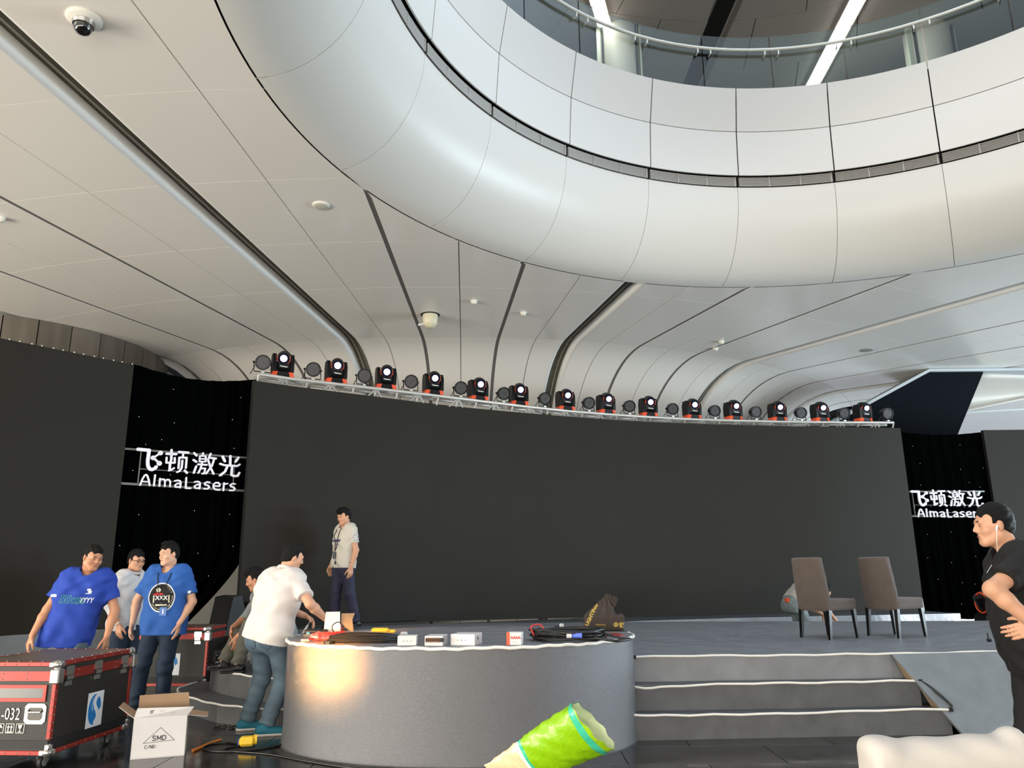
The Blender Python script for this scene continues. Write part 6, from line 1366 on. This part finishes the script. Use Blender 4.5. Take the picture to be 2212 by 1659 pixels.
mb = MB(); c = J_['S'] - J_['up'] * .40 + p['fwd'] * .5 - J_['rs'] * .04; h = p['g'].hit(c, -p['fwd'], .6)
Rb = np.stack([J_['rs'], -p['fwd'], np.array([0, 0, 1.0])], 1); mb.bbox(h + p['fwd'] * .012, (.075, .005, .09), .002, Rb); o = mb.build('id_card', mat('blue card', (92, 128, 196), rough=.3), p['B']); mb = MB(); mb.box(h + p['fwd'] * .0155, (.014, .001, .05), Rb); mb.build('card_print', M_WPR, o); mb = MB(); mb.tube([low, h + p['fwd'] * .012 + np.array([0, 0, .045])], .0025, 5); mb.build('card_clip', M_ST, p['B'])
c = p['J']['elL'] * .62 + p['J']['shL'] * .38 + np.array([-.02, .3, -.0]); mb = MB(); mb.add([c + np.array(q) for q in ((-.015, 0, -.014), (.015, 0, -.014), (.015, 0, .014), (-.015, 0, .014))], [(0, 1, 2, 3)]); onshirt(p, 'sleeve_tag', mb.v, mb.f, M_WPR, d=(0, -1, 0))
# ---- 4 seated man in grey shirt
J = joint_pose(1.72, (0, 0, .765), (.02, .24, 1.19), (-.06, .28, -.30), (.12, .26, -.38), (.24, .56, .49), (-.08, .48, .49), pR=(.9, -.2, -.4), pL=(-.9, -.2, -.3), kR=(.5, .5, 1), kL=(-.1, .6, 1), head=(-.01, .09, .18), hr=(-20, -22, 0), bend=(0, -.07, .05))
p = build_person((-2.58, 8.95, 0), radians(122), J, 'person in a grey rolled-sleeve shirt sitting on the stage edge behind the white polo', 'tan', CL['grey'], CL['olive'], sleeve=1.18, hem=-.14, hair='full', shoe=M_MH, toeR=(.55, .8, 0), toeL=(.3, .9, 0), hdR=(-.5, .25, -.8), hdL=(.1, .1, -1), pnR=(-.5, -.3, -.3), legw=1.0)
# ---- 5 man in white polo from behind
J = joint_pose(1.735, (.115, .0, .90), (.20, .06, 1.375), (.20, .19, -.335), (.22, .30, -.33), (.19, -.03, .08), (-.17, .05, .08), pR=(.75, -.6, -.3), pL=(-.8, -.2, -.3), kR=(.1, 1, 0), kL=(-.1, 1, 0), head=(.045, .07, .195), hr=(-26, -18, 3), rp=(.99, .08, 0), rs=(.97, .12, -.03))
p = build_person((-2.40, 7.60, .012), radians(-33), J, 'person in a white polo and blue jeans seen from behind at the podium', 'warm', CL['polo'], CL['ljeans'], hem=-.20, loose=.026, hair='short', shoe=M_TEAL, sole=M_SOLE, toeR=(.66, .71, 0), toeL=(.62, .75, 0), hdR=(.75, .35, -.45), hdL=(.7, .3, -.4), pnR=(-.4, .2, -.9), pnL=(.5, -.2, -.9), curl=.5, fat=1.06, sleeve=.66, legw=1.02)
a = p['J']; nb = a['S'] + a['up'] * .068; mb = MB(); fw = p['fwd']; rs = a['rs']; mb.tube([nb + rs * .074 * cos(t) + fw * (.022 + .070 * sin(t)) + np.array([0, 0, .018 - .030 * sin(t)]) for t in [2 * pi * k / 24 for k in range(24)]], .017, 8, closed=True); mb.build('collar', CL['polo'], p['B'], smooth=70)
M_JST = mat('jeans pocket', (70, 88, 102), rough=.85, var=.2, vscale=6)
GT = SDF(a['P'] - .3, a['P'] + .3, .0085); add_torso(GT, torso(a, -.18, .16, grow=.012, fat=1.06))
for e in 'RL': GT.cone(a['hp' + e] + np.array([0, 0, .03]), a['kn' + e], .104 * a['s'] * 1.02, .078 * a['s'] * 1.02, k=.045, rnd=.03)
for e in (-1, 1):
    c = a['P'] + a['rp'] * e * .085 + np.array([0, 0, -.085]) - p['fwd'] * .4; mbp = MB(); mbp.add([tuple(c + a['rp'] * u + np.array([0, 0, v])) for u, v in ((-.062, .06), (.062, .06), (.06, -.05), (0, -.075), (-.06, -.05))], [(0, 1, 2, 3, 4)]); on_sdf('back_pocket', (mbp.v, mbp.f), GT, None, p['fwd'], M_JST, p['B'], .009)
mb = MB(); w = a['wrL']; mb.tube(arc_pts([w + np.array([.07, .02, -.03]), w + np.array([.04, -.02, -.12]), w + np.array([.0, -.05, -.2])], 4), [.003] * 3 + [.012] * 4 + [.004] * 2, 6); mb.build('white_cable_tie', M_CWHITE, p['B'], smooth=70)
w = a['wrR'] + np.array([.10, .05, -.06]); mb = MB(); mb.tube([w + np.array([0, 0, .06]), w, w + np.array([.0, 0, -.06])], [.010, .010, .004], 8); mb.build('yellow_screwdriver', mat('screwdriver yellow', (226, 180, 60), rough=.4), p['B'], smooth=50)
mb = MB(); w = a['hpR'] + np.array([.12, -.02, .10])
for k in range(3): c = w + np.array([0, 0, -.045 * k]); mb.tube([c + np.array([.004, .016 * cos(t), .02 * sin(t)]) for t in [2 * pi * j / 10 for j in range(10)]], .004, 5, closed=True)
mb.build('key_ring', mat('dark metal', (52, 52, 54), rough=.3, metal=.8), p['B'])
# ---- 6 man on the stage
J = joint_pose(1.655, (0, 0, .915), (0, -.015, 1.375), (.03, .10, -.47), (-.05, .02, -.50), (.08, .07, .08), (-.08, -.19, .09), kL=(-.1, .9, .2), head=(.0, .045, .195), hr=(14, -17, 0))
p = build_person((-2.42, 11.22, ZD), radians(131), J, 'person in an oatmeal printed T-shirt and lanyard walking on the stage', 'warm', CL['beige'], CL['navy'], hem=-.17, loose=.018, hair='full', neck=.072, sleeve=.66, shoe=M_MH, toeL=(-.05, 1, -.1))
cm = chest_map(p, 0, -.16); M_NAVYP = mat('navy shirt print', (44, 42, 104), rough=.75); V, F = text_polys('WARRIORS', .045, .002); onshirt(p, 'navy_lettering', [cm(v[0], v[1]) for v in V], F, M_NAVYP)
for (dx, dy, sz, t_) in ((0, -.055, .045, '23'), (.0, -.105, .03, 'CITY')): V, F = text_polys(t_, sz, .001); onshirt(p, 'navy_print', [cm(v[0] + dx, v[1] + dy) for v in V], F, M_NAVYP)
q = fdisc(cm, .03, 14, -.05, -.16); onshirt(p, 'faded_red_print', q.v, q.f, mat('faded red print', (196, 150, 140), rough=.8)); q = fdisc(cm, .032, 14, -.05, -.215); onshirt(p, 'faded_grey_print', q.v, q.f, mat('faded grey print', (150, 150, 152), rough=.8))
c = p['J']['shL'] * .65 + p['J']['elL'] * .35; mb = MB()
for k in range(7): t0 = k * .9; mb.add([c + np.array([-.3, .035 * cos(t0) + .01 * cos(j * 1.6), .055 * sin(t0) * .8 + .012 * sin(j * 1.6)]) for j in range(4)], [(0, 1, 2, 3)])
onshirt(p, 'sleeve_print', mb.v, mb.f, mat('lilac sleeve print', (130, 134, 168), rough=.8), d=(1, 0, 0))
low = lanyard(p, .30, MATS['black lanyard'], wd=.006); mb = MB(); mb.bbox(low + p['fwd'] * .015 + np.array([0, 0, -.06]), (.06, .006, .10), .002); mb.build('id_card', mat('grey card', (90, 96, 104), rough=.3), p['B'])
# ---- 7 bending worker behind the stage
J = joint_pose(1.70, (0, -.06, .90), (0, .36, 1.07), (.02, .20, -.46), (-.02, .26, -.40), (.13, .02, .08), (-.13, .10, .08), pR=(.4, -1, 0), pL=(-.4, -1, 0), head=(0, .17, -.02), hr=(0, -62, 0), bend=(0, -.05, .15))
p = build_person((4.62, 13.05, 0), radians(-78), J, 'person in a light grey top bending down behind the stage beside a chair', 'warm', CL['lgrey'], CL['pjeans'], sleeve=1.35, hem=-.12, hair='short')
mb = MB(); mb.bbox(p['J']['P'] + np.array([.06, -.15, .02]), (.09, .05, .07), .01); mb.build('orange_pouch', M_OR, p['B'])
# ---- 8 man in black at the right edge
J = joint_pose(1.79, (0, -.05, .985), (0, .0, 1.475), (-.02, -.08, -.52), (-.14, .035, -.33), (.12, .02, .085), (-.14, -.04, .085), pR=(.5, -.6, 0), pL=(-.55, 1.3, 0), head=(0, .075, .185), hr=(6, -4, 0), sw=.20)
p = build_person((2.95, 4.66, .012), radians(72), J, 'person in a black T-shirt and white earphone with hand on hip at the right edge', 'warm', CL['black'], CL['blackp'], hem=-.30, loose=.02, hair='crop', fat=1.08, belly=.035, neck=.074, sleeve=.66, res=.0058, hdL=(.35, .85, -.3), pnL=(.9, -.35, .1), curl=.18, legw=1.08)
f = p['f']; mb = MB(); mb.tube([f(-.088, .012, -.006), f(-.092, .018, -.014), f(-.088, .022, -.034)], [.006, .006, .004], 8); eo = mb.build('earbud', M_PAPER, p['B'], smooth=60); mb = MB(); mb.tube(arc_pts([f(-.088, .022, -.034), f(-.075, .03, -.10), f(-.06, .04, -.17), f(-.03, .10, -.26)], 5), .0016, 5); mb.build('earphone_cord', M_PAPER, eo)
